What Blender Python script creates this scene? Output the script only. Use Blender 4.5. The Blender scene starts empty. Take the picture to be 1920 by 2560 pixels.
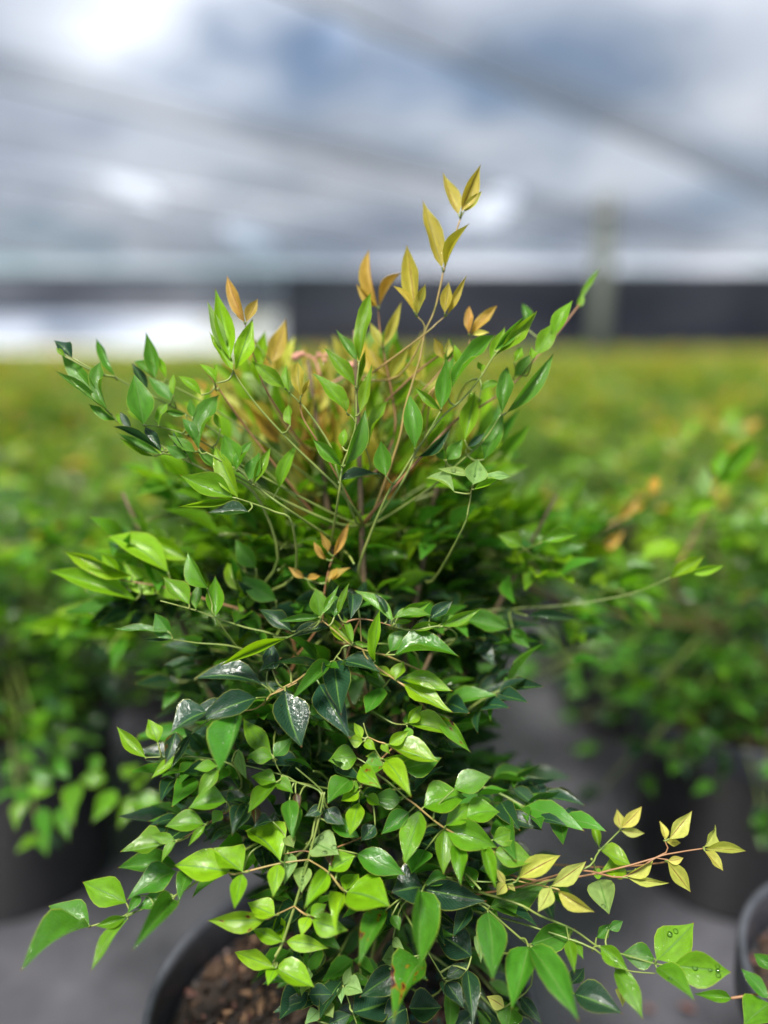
import bpy, math, random
import numpy as np
from mathutils import Vector, Matrix, Quaternion

random.seed(7)
rng = np.random.default_rng(11)
scene = bpy.context.scene
C = scene.collection
PI = math.pi

# ------------------------------------------------------------------ camera
CAM = Vector((0.0, 0.0, 0.71))
PITCH = math.radians(12.4)
FOC = 0.741 * 2560            # focal length in photograph pixels (1920 x 2560)
FWD = Vector((0, math.cos(PITCH), -math.sin(PITCH)))
UPV = Vector((0, math.sin(PITCH), math.cos(PITCH)))
RGT = Vector((1, 0, 0))
cam_d = bpy.data.cameras.new('camera')
cam = bpy.data.objects.new('camera', cam_d)
C.objects.link(cam)
cam.location = CAM
cam.rotation_euler = (PI / 2 - PITCH, 0, 0)
cam_d.sensor_fit = 'VERTICAL'
cam_d.sensor_height = 36.0
cam_d.lens = 0.741 * 36.0
cam_d.clip_start = 0.02
cam_d.clip_end = 2000
cam_d.dof.use_dof = True
cam_d.dof.focus_distance = 0.47
cam_d.dof.aperture_fstop = cam_d.lens / 22.0      # a 22 mm wide lens opening
scene.camera = cam

# ------------------------------------------------------------------ world, sun, exposure
CLOUD_SEED = 11.3
SUN_EL, SUN_AZ = math.radians(64), math.radians(205)     # azimuth from +Y towards +X
world = bpy.data.worlds.new('World')
scene.world = world
world.use_nodes = True
nt = world.node_tree
nt.nodes.clear()


def N(tree, kind, **kw):
    n = tree.nodes.new(kind)
    for k, v in kw.items():
        if k == 'inp':
            for a, b in v.items():
                n.inputs[a].default_value = b
        else:
            setattr(n, k, v)
    return n


def L(tree, a, b):
    tree.links.new(a, b)


wo = N(nt, 'ShaderNodeOutputWorld')
bg = N(nt, 'ShaderNodeBackground', inp={'Strength': 0.062})
sky = N(nt, 'ShaderNodeTexSky', sky_type='NISHITA', sun_disc=False, sun_elevation=SUN_EL, sun_rotation=SUN_AZ)
tc = N(nt, 'ShaderNodeTexCoord')
sep = N(nt, 'ShaderNodeSeparateXYZ')
zz = N(nt, 'ShaderNodeMath', operation='MAXIMUM', inp={1: 0.0})
za = N(nt, 'ShaderNodeMath', operation='ADD', inp={1: 0.22})
dx = N(nt, 'ShaderNodeMath', operation='DIVIDE')
dy = N(nt, 'ShaderNodeMath', operation='DIVIDE')
cmb0 = N(nt, 'ShaderNodeCombineXYZ')
cmb = N(nt, 'ShaderNodeVectorMath', operation='ADD', inp={1: (0.0, 0.0, CLOUD_SEED)})
noi = N(nt, 'ShaderNodeTexNoise', inp={'Scale': 0.9, 'Detail': 4.0, 'Roughness': 0.55})
rmp = N(nt, 'ShaderNodeValToRGB')
rmp.color_ramp.elements[0].position = 0.40
rmp.color_ramp.elements[0].color = (0, 0, 0, 1)
rmp.color_ramp.elements[1].position = 0.50
rmp.color_ramp.elements[1].color = (1, 1, 1, 1)
noi2 = N(nt, 'ShaderNodeTexNoise', inp={'Scale': 1.6, 'Detail': 3.0, 'Roughness': 0.5})
rmp2 = N(nt, 'ShaderNodeValToRGB')
rmp2.color_ramp.elements[0].position = 0.35
rmp2.color_ramp.elements[0].color = (2.5, 3.1, 4.2, 1)
rmp2.color_ramp.elements[1].position = 0.68
rmp2.color_ramp.elements[1].color = (11.5, 12.1, 13.2, 1)
mixw = N(nt, 'ShaderNodeMix', data_type='RGBA')
L(nt, tc.outputs['Generated'], sep.inputs[0])
L(nt, sep.outputs['Z'], zz.inputs[0]); L(nt, zz.outputs[0], za.inputs[0])
L(nt, sep.outputs['X'], dx.inputs[0]); L(nt, za.outputs[0], dx.inputs[1])
L(nt, sep.outputs['Y'], dy.inputs[0]); L(nt, za.outputs[0], dy.inputs[1])
L(nt, dx.outputs[0], cmb0.inputs[0]); L(nt, dy.outputs[0], cmb0.inputs[1]); L(nt, cmb0.outputs[0], cmb.inputs[0])
L(nt, cmb.outputs[0], noi.inputs['Vector']); L(nt, cmb.outputs[0], noi2.inputs['Vector'])
L(nt, noi.outputs[0], rmp.inputs[0]); L(nt, noi2.outputs[0], rmp2.inputs[0])
L(nt, rmp.outputs[0], mixw.inputs['Factor'])
L(nt, sky.outputs[0], mixw.inputs['A']); L(nt, rmp2.outputs[0], mixw.inputs['B'])
L(nt, mixw.outputs['Result'], bg.inputs['Color'])
L(nt, bg.outputs[0], wo.inputs['Surface'])

sun_d = bpy.data.lights.new('sun', 'SUN')
sun_d.energy = 5.0
sun_d.angle = math.radians(16)
sun_d.color = (1.0, 0.95, 0.88)
sun = bpy.data.objects.new('sun', sun_d)
C.objects.link(sun)
sdir = Vector((math.sin(SUN_AZ) * math.cos(SUN_EL), math.cos(SUN_AZ) * math.cos(SUN_EL), math.sin(SUN_EL)))
sun.rotation_euler = sdir.to_track_quat('Z', 'Y').to_euler()

vs = scene.view_settings
vs.view_transform = 'Standard'
vs.look = 'None'
vs.exposure = 1.15
vs.gamma = 1.0
vs.use_curve_mapping = False
scene.cycles.use_denoising = True
scene.cycles.max_bounces = 6
scene.cycles.transparent_max_bounces = 12
scene.cycles.sample_clamp_indirect = 6.0


# ------------------------------------------------------------------ helpers
def at(px, py, d):
    """a place d metres in front of the lens plane, named by where the photograph shows it"""
    return CAM + FWD * d + RGT * ((px - 960) / FOC * d) - UPV * ((py - 1280) / FOC * d)


def mesh_obj(name, verts, faces, mat=None, parent=None, smooth=True):
    me = bpy.data.meshes.new(name)
    me.from_pydata([tuple(v) for v in verts], [], faces)
    me.update()
    if smooth:
        me.polygons.foreach_set('use_smooth', [True] * len(me.polygons))
    o = bpy.data.objects.new(name, me)
    C.objects.link(o)
    if mat:
        me.materials.append(mat)
    if parent:
        o.parent = parent
    return o


def link_obj(name, me, parent=None):
    o = bpy.data.objects.new(name, me)
    C.objects.link(o)
    if parent:
        o.parent = parent
    return o


def tag(o, label, cat, group=None, kind=None):
    o['label'] = label
    o['category'] = cat
    if group:
        o['group'] = group
    if kind:
        o['kind'] = kind
    return o


def empty(name, loc, rz=0.0):
    o = bpy.data.objects.new(name, None)
    C.objects.link(o)
    o.location = loc
    o.rotation_euler = (0, 0, rz)
    o.empty_display_size = 0.05
    return o


def tube_geo(pts, rads, sides=6):
    pts = [Vector(p) for p in pts]
    # smooth with a Catmull-Rom pass
    if len(pts) > 2:
        q, rr = [], []
        for i in range(len(pts) - 1):
            p0 = pts[max(i - 1, 0)]; p1 = pts[i]; p2 = pts[i + 1]; p3 = pts[min(i + 2, len(pts) - 1)]
            for k in range(4):
                t = k / 4
                q.append(0.5 * ((2 * p1) + (p2 - p0) * t + (2 * p0 - 5 * p1 + 4 * p2 - p3) * t * t + (3 * p1 - p0 - 3 * p2 + p3) * t ** 3))
                rr.append(rads[i] * (1 - t) + rads[i + 1] * t)
        q.append(pts[-1]); rr.append(rads[-1])
        pts, rads = q, rr
    vs_, fs = [], []
    up = Vector((0.3, 0.2, 1)).normalized()
    for i, p in enumerate(pts):
        d = (pts[min(i + 1, len(pts) - 1)] - pts[max(i - 1, 0)])
        if d.length < 1e-9:
            d = Vector((0, 0, 1))
        d.normalize()
        a = d.cross(up)
        if a.length < 1e-3:
            a = d.cross(Vector((1, 0, 0)))
        a.normalize()
        b = d.cross(a)
        for k in range(sides):
            th = 2 * PI * k / sides
            vs_.append(p + (a * math.cos(th) + b * math.sin(th)) * rads[i])
    for i in range(len(pts) - 1):
        for k in range(sides):
            k2 = (k + 1) % sides
            fs.append((i * sides + k, i * sides + k2, (i + 1) * sides + k2, (i + 1) * sides + k))
    n = len(pts) - 1
    fs.append(tuple(range(sides - 1, -1, -1)))
    fs.append(tuple(n * sides + k for k in range(sides)))
    return vs_, fs


def tube(name, pts, rads, mat, parent=None, sides=6):
    v, f = tube_geo(pts, rads, sides)
    return mesh_obj(name, v, f, mat, parent)


def lathe_geo(prof, seg=64):
    v, f = [], []
    for r, z in prof:
        for k in range(seg):
            a = 2 * PI * k / seg
            v.append((r * math.cos(a), r * math.sin(a), z))
    for i in range(len(prof) - 1):
        for k in range(seg):
            k2 = (k + 1) % seg
            f.append((i * seg + k, i * seg + k2, (i + 1) * seg + k2, (i + 1) * seg + k))
    return v, f


# ------------------------------------------------------------------ materials
def new_mat(name):
    m = bpy.data.materials.new(name)
    m.use_nodes = True
    m.node_tree.nodes.clear()
    out = N(m.node_tree, 'ShaderNodeOutputMaterial')
    return m, m.node_tree, out


def leaf_material(name, per_object, spots=False):
    m, t, out = new_mat(name)
    if per_object:
        oi = N(t, 'ShaderNodeObjectInfo')
        col, wet, rnd = oi.outputs['Color'], oi.outputs['Alpha'], oi.outputs['Random']
    else:
        av = N(t, 'ShaderNodeAttribute', attribute_name='col')
        col, wet, rnd = av.outputs['Color'], av.outputs['Alpha'], av.outputs['Alpha']
    uv = N(t, 'ShaderNodeUVMap')
    sp = N(t, 'ShaderNodeSeparateXYZ')
    L(t, uv.outputs[0], sp.inputs[0])
    off = N(t, 'ShaderNodeMath', operation='SUBTRACT', inp={1: 0.5})
    L(t, sp.outputs['X'], off.inputs[0])
    au = N(t, 'ShaderNodeMath', operation='ABSOLUTE')
    L(t, off.outputs[0], au.inputs[0])
    geo = N(t, 'ShaderNodeTexCoord')
    # midrib
    mid = N(t, 'ShaderNodeMapRange', inp={1: 0.016, 2: 0.042, 3: 1.0, 4: 0.0})
    L(t, au.outputs[0], mid.inputs[0])
    # side veins
    va = N(t, 'ShaderNodeMath', operation='MULTIPLY', inp={1: 15.0})
    L(t, sp.outputs['Y'], va.inputs[0])
    vb = N(t, 'ShaderNodeMath', operation='MULTIPLY', inp={1: 9.0})
    L(t, au.outputs[0], vb.inputs[0])
    vc = N(t, 'ShaderNodeMath', operation='SUBTRACT')
    L(t, va.outputs[0], vc.inputs[0]); L(t, vb.outputs[0], vc.inputs[1])
    nz = N(t, 'ShaderNodeTexNoise', inp={'Scale': 40.0, 'Detail': 3.0})
    L(t, geo.outputs['Object'] if not per_object else uv.outputs[0], nz.inputs['Vector'])
    if per_object:
        nz.inputs['Scale'].default_value = 4.0
    vd = N(t, 'ShaderNodeMath', operation='ADD')
    L(t, vc.outputs[0], vd.inputs[0]); L(t, nz.outputs[0], vd.inputs[1])
    ve = N(t, 'ShaderNodeMath', operation='PINGPONG', inp={1: 0.5})
    L(t, vd.outputs[0], ve.inputs[0])
    vein = N(t, 'ShaderNodeMapRange', inp={1: 0.0, 2: 0.12, 3: 1.0, 4: 0.0})
    L(t, ve.outputs[0], vein.inputs[0])
    # margin
    mar = N(t, 'ShaderNodeMapRange', inp={1: 0.465, 2: 0.497, 3: 0.0, 4: 0.5})
    L(t, au.outputs[0], mar.inputs[0])
    # mottling
    mot = N(t, 'ShaderNodeMapRange', inp={1: 0.3, 2: 0.7, 3: 0.78, 4: 1.18})
    L(t, nz.outputs[0], mot.inputs[0])
    c1 = N(t, 'ShaderNodeVectorMath', operation='SCALE')
    L(t, col, c1.inputs[0]); L(t, mot.outputs[0], c1.inputs['Scale'])
    # veins a little paler
    c2 = N(t, 'ShaderNodeMix', data_type='RGBA', blend_type='MIX', inp={'B': (0.30, 0.42, 0.10, 1)})
    vf = N(t, 'ShaderNodeMath', operation='MULTIPLY', inp={1: 0.10})
    L(t, vein.outputs[0], vf.inputs[0]); L(t, vf.outputs[0], c2.inputs['Factor'])
    L(t, c1.outputs[0], c2.inputs['A'])
    # midrib: pale on green leaves, darker on young golden ones
    sc_ = N(t, 'ShaderNodeSeparateColor')
    L(t, col, sc_.inputs[0])
    gold = N(t, 'ShaderNodeMapRange', inp={1: 0.28, 2: 0.42, 3: 0.0, 4: 1.0})
    L(t, sc_.outputs[0], gold.inputs[0])
    mc = N(t, 'ShaderNodeMix', data_type='RGBA', inp={'A': (0.11, 0.24, 0.045, 1), 'B': (0.18, 0.05, 0.02, 1)})
    L(t, gold.outputs[0], mc.inputs['Factor'])
    c3 = N(t, 'ShaderNodeMix', data_type='RGBA')
    mf = N(t, 'ShaderNodeMath', operation='MULTIPLY', inp={1: 0.85})
    L(t, mid.outputs[0], mf.inputs[0]); L(t, mf.outputs[0], c3.inputs['Factor'])
    L(t, c2.outputs['Result'], c3.inputs['A']); L(t, mc.outputs['Result'], c3.inputs['B'])
    c4 = N(t, 'ShaderNodeMix', data_type='RGBA', inp={'B': (0.42, 0.46, 0.06, 1)})
    L(t, mar.outputs[0], c4.inputs['Factor']); L(t, c3.outputs['Result'], c4.inputs['A'])
    # reddish tip
    tip = N(t, 'ShaderNodeMapRange', inp={1: 0.955, 2: 1.0, 3: 0.0, 4: 0.8})
    L(t, sp.outputs['Y'], tip.inputs[0])
    c5 = N(t, 'ShaderNodeMix', data_type='RGBA', inp={'B': (0.28, 0.07, 0.02, 1)})
    L(t, tip.outputs[0], c5.inputs['Factor']); L(t, c4.outputs['Result'], c5.inputs['A'])
    final = c5.outputs['Result']
    if spots:
        vo = N(t, 'ShaderNodeTexNoise', inp={'Scale': 3.1, 'Detail': 1.5})
        sv = N(t, 'ShaderNodeVectorMath', operation='MULTIPLY_ADD', inp={1: (0.9, 1.6, 1)})
        L(t, uv.outputs[0], sv.inputs[0])
        rr = N(t, 'ShaderNodeCombineXYZ')
        rm = N(t, 'ShaderNodeMath', operation='MULTIPLY', inp={1: 37.0})
        L(t, rnd, rm.inputs[0]); L(t, rm.outputs[0], rr.inputs[2])
        L(t, rr.outputs[0], sv.inputs[2])
        L(t, sv.outputs[0], vo.inputs['Vector'])
        rp = N(t, 'ShaderNodeValToRGB')
        e = rp.color_ramp.elements
        e[0].position = 0.60; e[0].color = (0, 0, 0, 0)
        e[1].position = 0.70; e[1].color = (0.02, 0.008, 0.005, 1)
        k = rp.color_ramp.elements.new(0.645); k.color = (0.30, 0.20, 0.01, 0.8)
        k = rp.color_ramp.elements.new(0.67); k.color = (0.16, 0.03, 0.01, 1)
        L(t, vo.outputs[0], rp.inputs[0])
        c6 = N(t, 'ShaderNodeMix', data_type='RGBA')
        L(t, rp.outputs['Alpha'], c6.inputs['Factor'])
        L(t, final, c6.inputs['A']); L(t, rp.outputs['Color'], c6.inputs['B'])
        final = c6.outputs['Result']
    # wetness: gloss patches and a rippled film
    wn = N(t, 'ShaderNodeTexNoise', inp={'Scale': 70.0, 'Detail': 3.0, 'Roughness': 0.6})
    L(t, geo.outputs['Object'] if not per_object else uv.outputs[0], wn.inputs['Vector'])
    if per_object:
        wn.inputs['Scale'].default_value = 5.0
    wr = N(t, 'ShaderNodeMapRange', inp={1: 0.34, 2: 0.54, 3: 0.0, 4: 1.0})
    L(t, wn.outputs[0], wr.inputs[0])
    wm = N(t, 'ShaderNodeMath', operation='MULTIPLY')
    L(t, wr.outputs[0], wm.inputs[0]); L(t, wet, wm.inputs[1])
    ro = N(t, 'ShaderNodeMapRange', inp={1: 0.0, 2: 1.0, 3: 0.44, 4: 0.22})
    L(t, wm.outputs[0], ro.inputs[0])
    hgt = N(t, 'ShaderNodeMath', operation='MULTIPLY_ADD', inp={1: -0.35})
    L(t, vein.outputs[0], hgt.inputs[0])
    fine = N(t, 'ShaderNodeTexNoise', inp={'Scale': 26.0, 'Detail': 2.0})
    L(t, uv.outputs[0], fine.inputs['Vector'])
    hw = N(t, 'ShaderNodeMath', operation='MULTIPLY')
    L(t, fine.outputs[0], hw.inputs[0])
    h2 = N(t, 'ShaderNodeMath', operation='MULTIPLY_ADD', inp={1: 0.9, 2: 0.5})
    L(t, wet, h2.inputs[0]); L(t, h2.outputs[0], hw.inputs[1])
    L(t, hw.outputs[0], hgt.inputs[2])
    hm = N(t, 'ShaderNodeMath', operation='MULTIPLY_ADD', inp={1: -1.2})
    L(t, mid.outputs[0], hm.inputs[0]); L(t, hgt.outputs[0], hm.inputs[2])
    bp = N(t, 'ShaderNodeBump', inp={'Strength': 0.35, 'Distance': 0.0009})
    L(t, hm.outputs[0], bp.inputs['Height'])
    rip = N(t, 'ShaderNodeTexNoise', inp={'Scale': 9.0, 'Detail': 2.5, 'Roughness': 0.5, 'Distortion': 1.6})
    L(t, uv.outputs[0], rip.inputs['Vector'])
    vor = N(t, 'ShaderNodeTexVoronoi', feature='F1', inp={'Scale': 17.0, 'Randomness': 1.0})
    vsc = N(t, 'ShaderNodeVectorMath', operation='MULTIPLY', inp={1: (0.6, 1.4, 1)})
    L(t, uv.outputs[0], vsc.inputs[0]); L(t, vsc.outputs[0], vor.inputs['Vector'])
    bead = N(t, 'ShaderNodeMapRange', inp={1: 0.05, 2: 0.42, 3: 1.0, 4: 0.0})
    L(t, vor.outputs['Distance'], bead.inputs[0])
    bmask = N(t, 'ShaderNodeMath', operation='MULTIPLY')
    L(t, bead.outputs[0], bmask.inputs[0]); L(t, wm.outputs[0], bmask.inputs[1])
    hsum = N(t, 'ShaderNodeMath', operation='MULTIPLY_ADD', inp={1: 0.55})
    L(t, bmask.outputs[0], hsum.inputs[0]); L(t, rip.outputs[0], hsum.inputs[2])
    bc = N(t, 'ShaderNodeBump', inp={'Strength': 0.9, 'Distance': 0.00045})
    L(t, hsum.outputs[0] if per_object else rip.outputs[0], bc.inputs['Height'])
    pr = N(t, 'ShaderNodeBsdfPrincipled', inp={'IOR': 1.42, 'Coat Roughness': 0.05, 'Coat IOR': 1.6, 'Specular IOR Level': 0.25})
    L(t, wm.outputs[0], pr.inputs['Coat Weight']); L(t, bc.outputs[0], pr.inputs['Coat Normal'])
    L(t, final, pr.inputs['Base Color']); L(t, ro.outputs[0], pr.inputs['Roughness']); L(t, bp.outputs[0], pr.inputs['Normal'])
    tr = N(t, 'ShaderNodeBsdfTranslucent')
    ty = N(t, 'ShaderNodeMix', data_type='RGBA', blend_type='MULTIPLY', inp={'Factor': 1.0, 'B': (1.5, 1.45, 0.6, 1)})
    L(t, final, ty.inputs['A']); L(t, ty.outputs['Result'], tr.inputs['Color'])
    mx = N(t, 'ShaderNodeMixShader', inp={0: 0.42})
    L(t, pr.outputs[0], mx.inputs[1]); L(t, tr.outputs[0], mx.inputs[2])
    L(t, mx.outputs[0], out.inputs['Surface'])
    return m


def simple_mat(name, c_a, c_b, scale, rough=(0.4, 0.6), bump=0.0, bscale=None, detail=4.0, spec=0.5, coord='Object'):
    m, t, out = new_mat(name)
    tc_ = N(t, 'ShaderNodeTexCoord')
    nz = N(t, 'ShaderNodeTexNoise', inp={'Scale': scale, 'Detail': detail, 'Roughness': 0.6})
    L(t, tc_.outputs[coord], nz.inputs['Vector'])
    rp = N(t, 'ShaderNodeValToRGB')
    rp.color_ramp.elements[0].position = 0.3; rp.color_ramp.elements[0].color = (*c_a, 1)
    rp.color_ramp.elements[1].position = 0.7; rp.color_ramp.elements[1].color = (*c_b, 1)
    L(t, nz.outputs[0], rp.inputs[0])
    mr = N(t, 'ShaderNodeMapRange', inp={1: 0.3, 2: 0.7, 3: rough[0], 4: rough[1]})
    L(t, nz.outputs[0], mr.inputs[0])
    p = N(t, 'ShaderNodeBsdfPrincipled', inp={'Specular IOR Level': spec})
    L(t, rp.outputs[0], p.inputs['Base Color']); L(t, mr.outputs[0], p.inputs['Roughness'])
    if bump:
        n2 = N(t, 'ShaderNodeTexNoise', inp={'Scale': bscale or scale * 3, 'Detail': 3.0})
        L(t, tc_.outputs[coord], n2.inputs['Vector'])
        b = N(t, 'ShaderNodeBump', inp={'Strength': 0.5, 'Distance': bump})
        L(t, n2.outputs[0], b.inputs['Height']); L(t, b.outputs[0], p.inputs['Normal'])
    L(t, p.outputs[0], out.inputs['Surface'])
    return m


M_LEAF = leaf_material('leaf_surface', True)
M_SPOT = leaf_material('leaf_surface_blighted', True, spots=True)
M_MASS = leaf_material('foliage_surface', False)
M_STEM = simple_mat('green_stem', (0.10, 0.17, 0.03), (0.22, 0.26, 0.06), 60, (0.35, 0.5))
M_STEMY = simple_mat('young_stem', (0.22, 0.20, 0.05), (0.36, 0.22, 0.08), 60, (0.35, 0.5))
M_STEMR = simple_mat('reddish_stem', (0.20, 0.09, 0.04), (0.30, 0.16, 0.07), 60, (0.4, 0.55))
M_CANE = simple_mat('woody_cane', (0.06, 0.045, 0.02), (0.15, 0.10, 0.05), 45, (0.55, 0.75), 0.001)
M_PINK = simple_mat('dry_fruit_stalk', (0.42, 0.17, 0.12), (0.55, 0.28, 0.20), 90, (0.5, 0.65))
M_BERRY = simple_mat('dried_berry_skin', (0.05, 0.012, 0.008), (0.16, 0.04, 0.02), 220, (0.2, 0.4), 0.0006)
M_POT = simple_mat('black_pot_plastic', (0.012, 0.012, 0.014), (0.028, 0.028, 0.032), 18, (0.30, 0.45), 0.0004, 60)
M_RIM = simple_mat('sheen_tinted_rim_plastic', (0.035, 0.038, 0.046), (0.065, 0.069, 0.082), 40, (0.28, 0.42), 0.0004, 80)  # black rim made paler and bluer, its sheen put into the colour
M_SOIL = simple_mat('bark_potting_mix', (0.004, 0.0028, 0.002), (0.028, 0.016, 0.009), 90, (0.6, 0.9), 0.006, 120)
M_GRAN = simple_mat('green_fertiliser', (0.005, 0.09, 0.06), (0.02, 0.20, 0.13), 300, (0.3, 0.45))
CHIPS = [simple_mat('bark_brown', (0.028, 0.015, 0.008), (0.085, 0.048, 0.026), 120, (0.5, 0.8), 0.001),
         simple_mat('bark_dark', (0.006, 0.004, 0.003), (0.02, 0.012, 0.008), 120, (0.4, 0.7), 0.001),
         simple_mat('bark_red', (0.05, 0.022, 0.017), (0.12, 0.055, 0.042), 120, (0.5, 0.8), 0.001),
         simple_mat('bark_pale', (0.18, 0.10, 0.05), (0.30, 0.18, 0.10), 120, (0.5, 0.8), 0.001)]
M_DEAD = simple_mat('dead_leaf', (0.07, 0.025, 0.018), (0.14, 0.05, 0.035), 60, (0.5, 0.7))
M_POST = simple_mat('weathered_post', (0.055, 0.066, 0.055), (0.09, 0.105, 0.085), 14, (0.6, 0.8))
M_STEEL = simple_mat('galvanised_tube', (0.16, 0.17, 0.18), (0.26, 0.27, 0.28), 10, (0.4, 0.6))

# water
M_DROP, t, out = new_mat('water_drop')
fr_ = N(t, 'ShaderNodeFresnel', inp={'IOR': 1.45})
gl = N(t, 'ShaderNodeBsdfGlossy', inp={'Roughness': 0.02})
tp0 = N(t, 'ShaderNodeBsdfTransparent', inp={'Color': (.96, .98, .97, 1)})
mx0 = N(t, 'ShaderNodeMixShader')
L(t, fr_.outputs[0], mx0.inputs[0]); L(t, tp0.outputs[0], mx0.inputs[1]); L(t, gl.outputs[0], mx0.inputs[2])
L(t, mx0.outputs[0], out.inputs['Surface'])


# woven ground cover, wet in places
def ground_mat():
    m, t, out = new_mat('wet_woven_ground_cover')
    tc_ = N(t, 'ShaderNodeTexCoord')
    n1 = N(t, 'ShaderNodeTexNoise', inp={'Scale': 3.0, 'Detail': 5.0, 'Roughness': 0.6})
    L(t, tc_.outputs['Object'], n1.inputs['Vector'])
    rp = N(t, 'ShaderNodeValToRGB')
    rp.color_ramp.elements[0].position = 0.35; rp.color_ramp.elements[0].color = (0.022, 0.022, 0.027, 1)
    rp.color_ramp.elements[1].position = 0.68; rp.color_ramp.elements[1].color = (0.10, 0.10, 0.115, 1)
    L(t, n1.outputs[0], rp.inputs[0])
    ro = N(t, 'ShaderNodeMapRange', inp={1: 0.35, 2: 0.65, 3: 0.18, 4: 0.42})
    L(t, n1.outputs[0], ro.inputs[0])
    wx = N(t, 'ShaderNodeTexWave', inp={'Scale': 90.0, 'Distortion': 0.4}, bands_direction='X')
    wy = N(t, 'ShaderNodeTexWave', inp={'Scale': 90.0, 'Distortion': 0.4}, bands_direction='Y')
    L(t, tc_.outputs['Object'], wx.inputs['Vector']); L(t, tc_.outputs['Object'], wy.inputs['Vector'])
    mm = N(t, 'ShaderNodeMath', operation='MULTIPLY')
    L(t, wx.outputs['Fac'], mm.inputs[0]); L(t, wy.outputs['Fac'], mm.inputs[1])
    b = N(t, 'ShaderNodeBump', inp={'Strength': 0.35, 'Distance': 0.001})
    L(t, mm.outputs[0], b.inputs['Height'])
    p = N(t, 'ShaderNodeBsdfPrincipled', inp={'Specular IOR Level': 0.8})
    L(t, rp.outputs[0], p.inputs['Base Color']); L(t, ro.outputs[0], p.inputs['Roughness']); L(t, b.outputs[0], p.inputs['Normal'])
    L(t, p.outputs[0], out.inputs['Surface'])
    return m


M_GROUND = ground_mat()
M_GRAVEL = simple_mat('pale_gravel', (0.42, 0.43, 0.42), (0.62, 0.62, 0.60), 1.2, (0.8, 0.95), 0.0)


def cloth_mat(name, open_frac, tint, var=0.12, scale=0.35, highlight_holes=()):
    """knitted shade cloth: open meshes let the sky through, the yarn scatters the rest"""
    m, t, out = new_mat(name)
    tc_ = N(t, 'ShaderNodeTexCoord')
    nz = N(t, 'ShaderNodeTexNoise', inp={'Scale': scale, 'Detail': 3.0})
    L(t, tc_.outputs['Object'], nz.inputs['Vector'])
    mr = N(t, 'ShaderNodeMapRange', inp={1: 0.35, 2: 0.65, 3: open_frac - var, 4: open_frac + var})
    L(t, nz.outputs[0], mr.inputs[0])
    fac = mr.outputs[0]
    for (hx, hy, rx, ry) in highlight_holes:
        s = N(t, 'ShaderNodeVectorMath', operation='SUBTRACT', inp={1: (hx, hy, 0)})
        L(t, tc_.outputs['Object'], s.inputs[0])
        d = N(t, 'ShaderNodeVectorMath', operation='MULTIPLY', inp={1: (1 / rx, 1 / ry, 0)})
        L(t, s.outputs[0], d.inputs[0])
        ln = N(t, 'ShaderNodeVectorMath', operation='LENGTH')
        L(t, d.outputs[0], ln.inputs[0])
        k = N(t, 'ShaderNodeMapRange', inp={1: 0.9, 2: 1.05, 3: 1.0, 4: 0.0})
        L(t, ln.outputs['Value'], k.inputs[0])
        mxm = N(t, 'ShaderNodeMath', operation='MAXIMUM')
        L(t, fac, mxm.inputs[0]); L(t, k.outputs[0], mxm.inputs[1])
        fac = mxm.outputs[0]
    # seen at a slant more yarn stands in the way
    ge = N(t, 'ShaderNodeNewGeometry')
    dt = N(t, 'ShaderNodeVectorMath', operation='DOT_PRODUCT')
    L(t, ge.outputs['Normal'], dt.inputs[0]); L(t, ge.outputs['Incoming'], dt.inputs[1])
    ab = N(t, 'ShaderNodeMath', operation='ABSOLUTE'); L(t, dt.outputs['Value'], ab.inputs[0])
    mxa = N(t, 'ShaderNodeMath', operation='MAXIMUM', inp={1: 0.17}); L(t, ab.outputs[0], mxa.inputs[0])
    inv = N(t, 'ShaderNodeMath', operation='DIVIDE', inp={0: 1.0}); L(t, mxa.outputs[0], inv.inputs[1])
    pw = N(t, 'ShaderNodeMath', operation='POWER'); L(t, fac, pw.inputs[0]); L(t, inv.outputs[0], pw.inputs[1])
    fac = pw.outputs[0]
    df = N(t, 'ShaderNodeBsdfDiffuse', inp={'Color': (*tint, 1)})
    tl = N(t, 'ShaderNodeBsdfTranslucent', inp={'Color': (*tint, 1)})
    ad = N(t, 'ShaderNodeMixShader', inp={0: 0.55})
    L(t, df.outputs[0], ad.inputs[1]); L(t, tl.outputs[0], ad.inputs[2])
    tp_ = N(t, 'ShaderNodeBsdfTransparent')
    mx = N(t, 'ShaderNodeMixShader')
    L(t, fac, mx.inputs[0]); L(t, ad.outputs[0], mx.inputs[1]); L(t, tp_.outputs[0], mx.inputs[2])
    L(t, mx.outputs[0], out.inputs['Surface'])
    return m


# ------------------------------------------------------------------ ground
def sheet(name, x0, x1, y0, y1, z, mat):
    o = mesh_obj(name, [(x0, y0, z), (x1, y0, z), (x1, y1, z), (x0, y1, z)], [(0, 1, 2, 3)], mat, smooth=False)
    return o


g = sheet('ground', -900, 900, -900, 900, -0.012, M_GRAVEL); g['kind'] = 'structure'
g = sheet('ground_cover', -26, 26, -10, 24.0, 0.0, M_GROUND); g['kind'] = 'structure'

# ------------------------------------------------------------------ shade house
ROOF = 3.2
SD = Vector((0.682, 0.731, 0)); SN = Vector((0.731, -0.682, 0))


def roof_point(px, py):
    """where the ray through this photograph pixel meets the roof cloth"""
    v = at(px, py, 1.0) - CAM
    return CAM + v * ((ROOF - CAM.z) / v.z)


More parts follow.
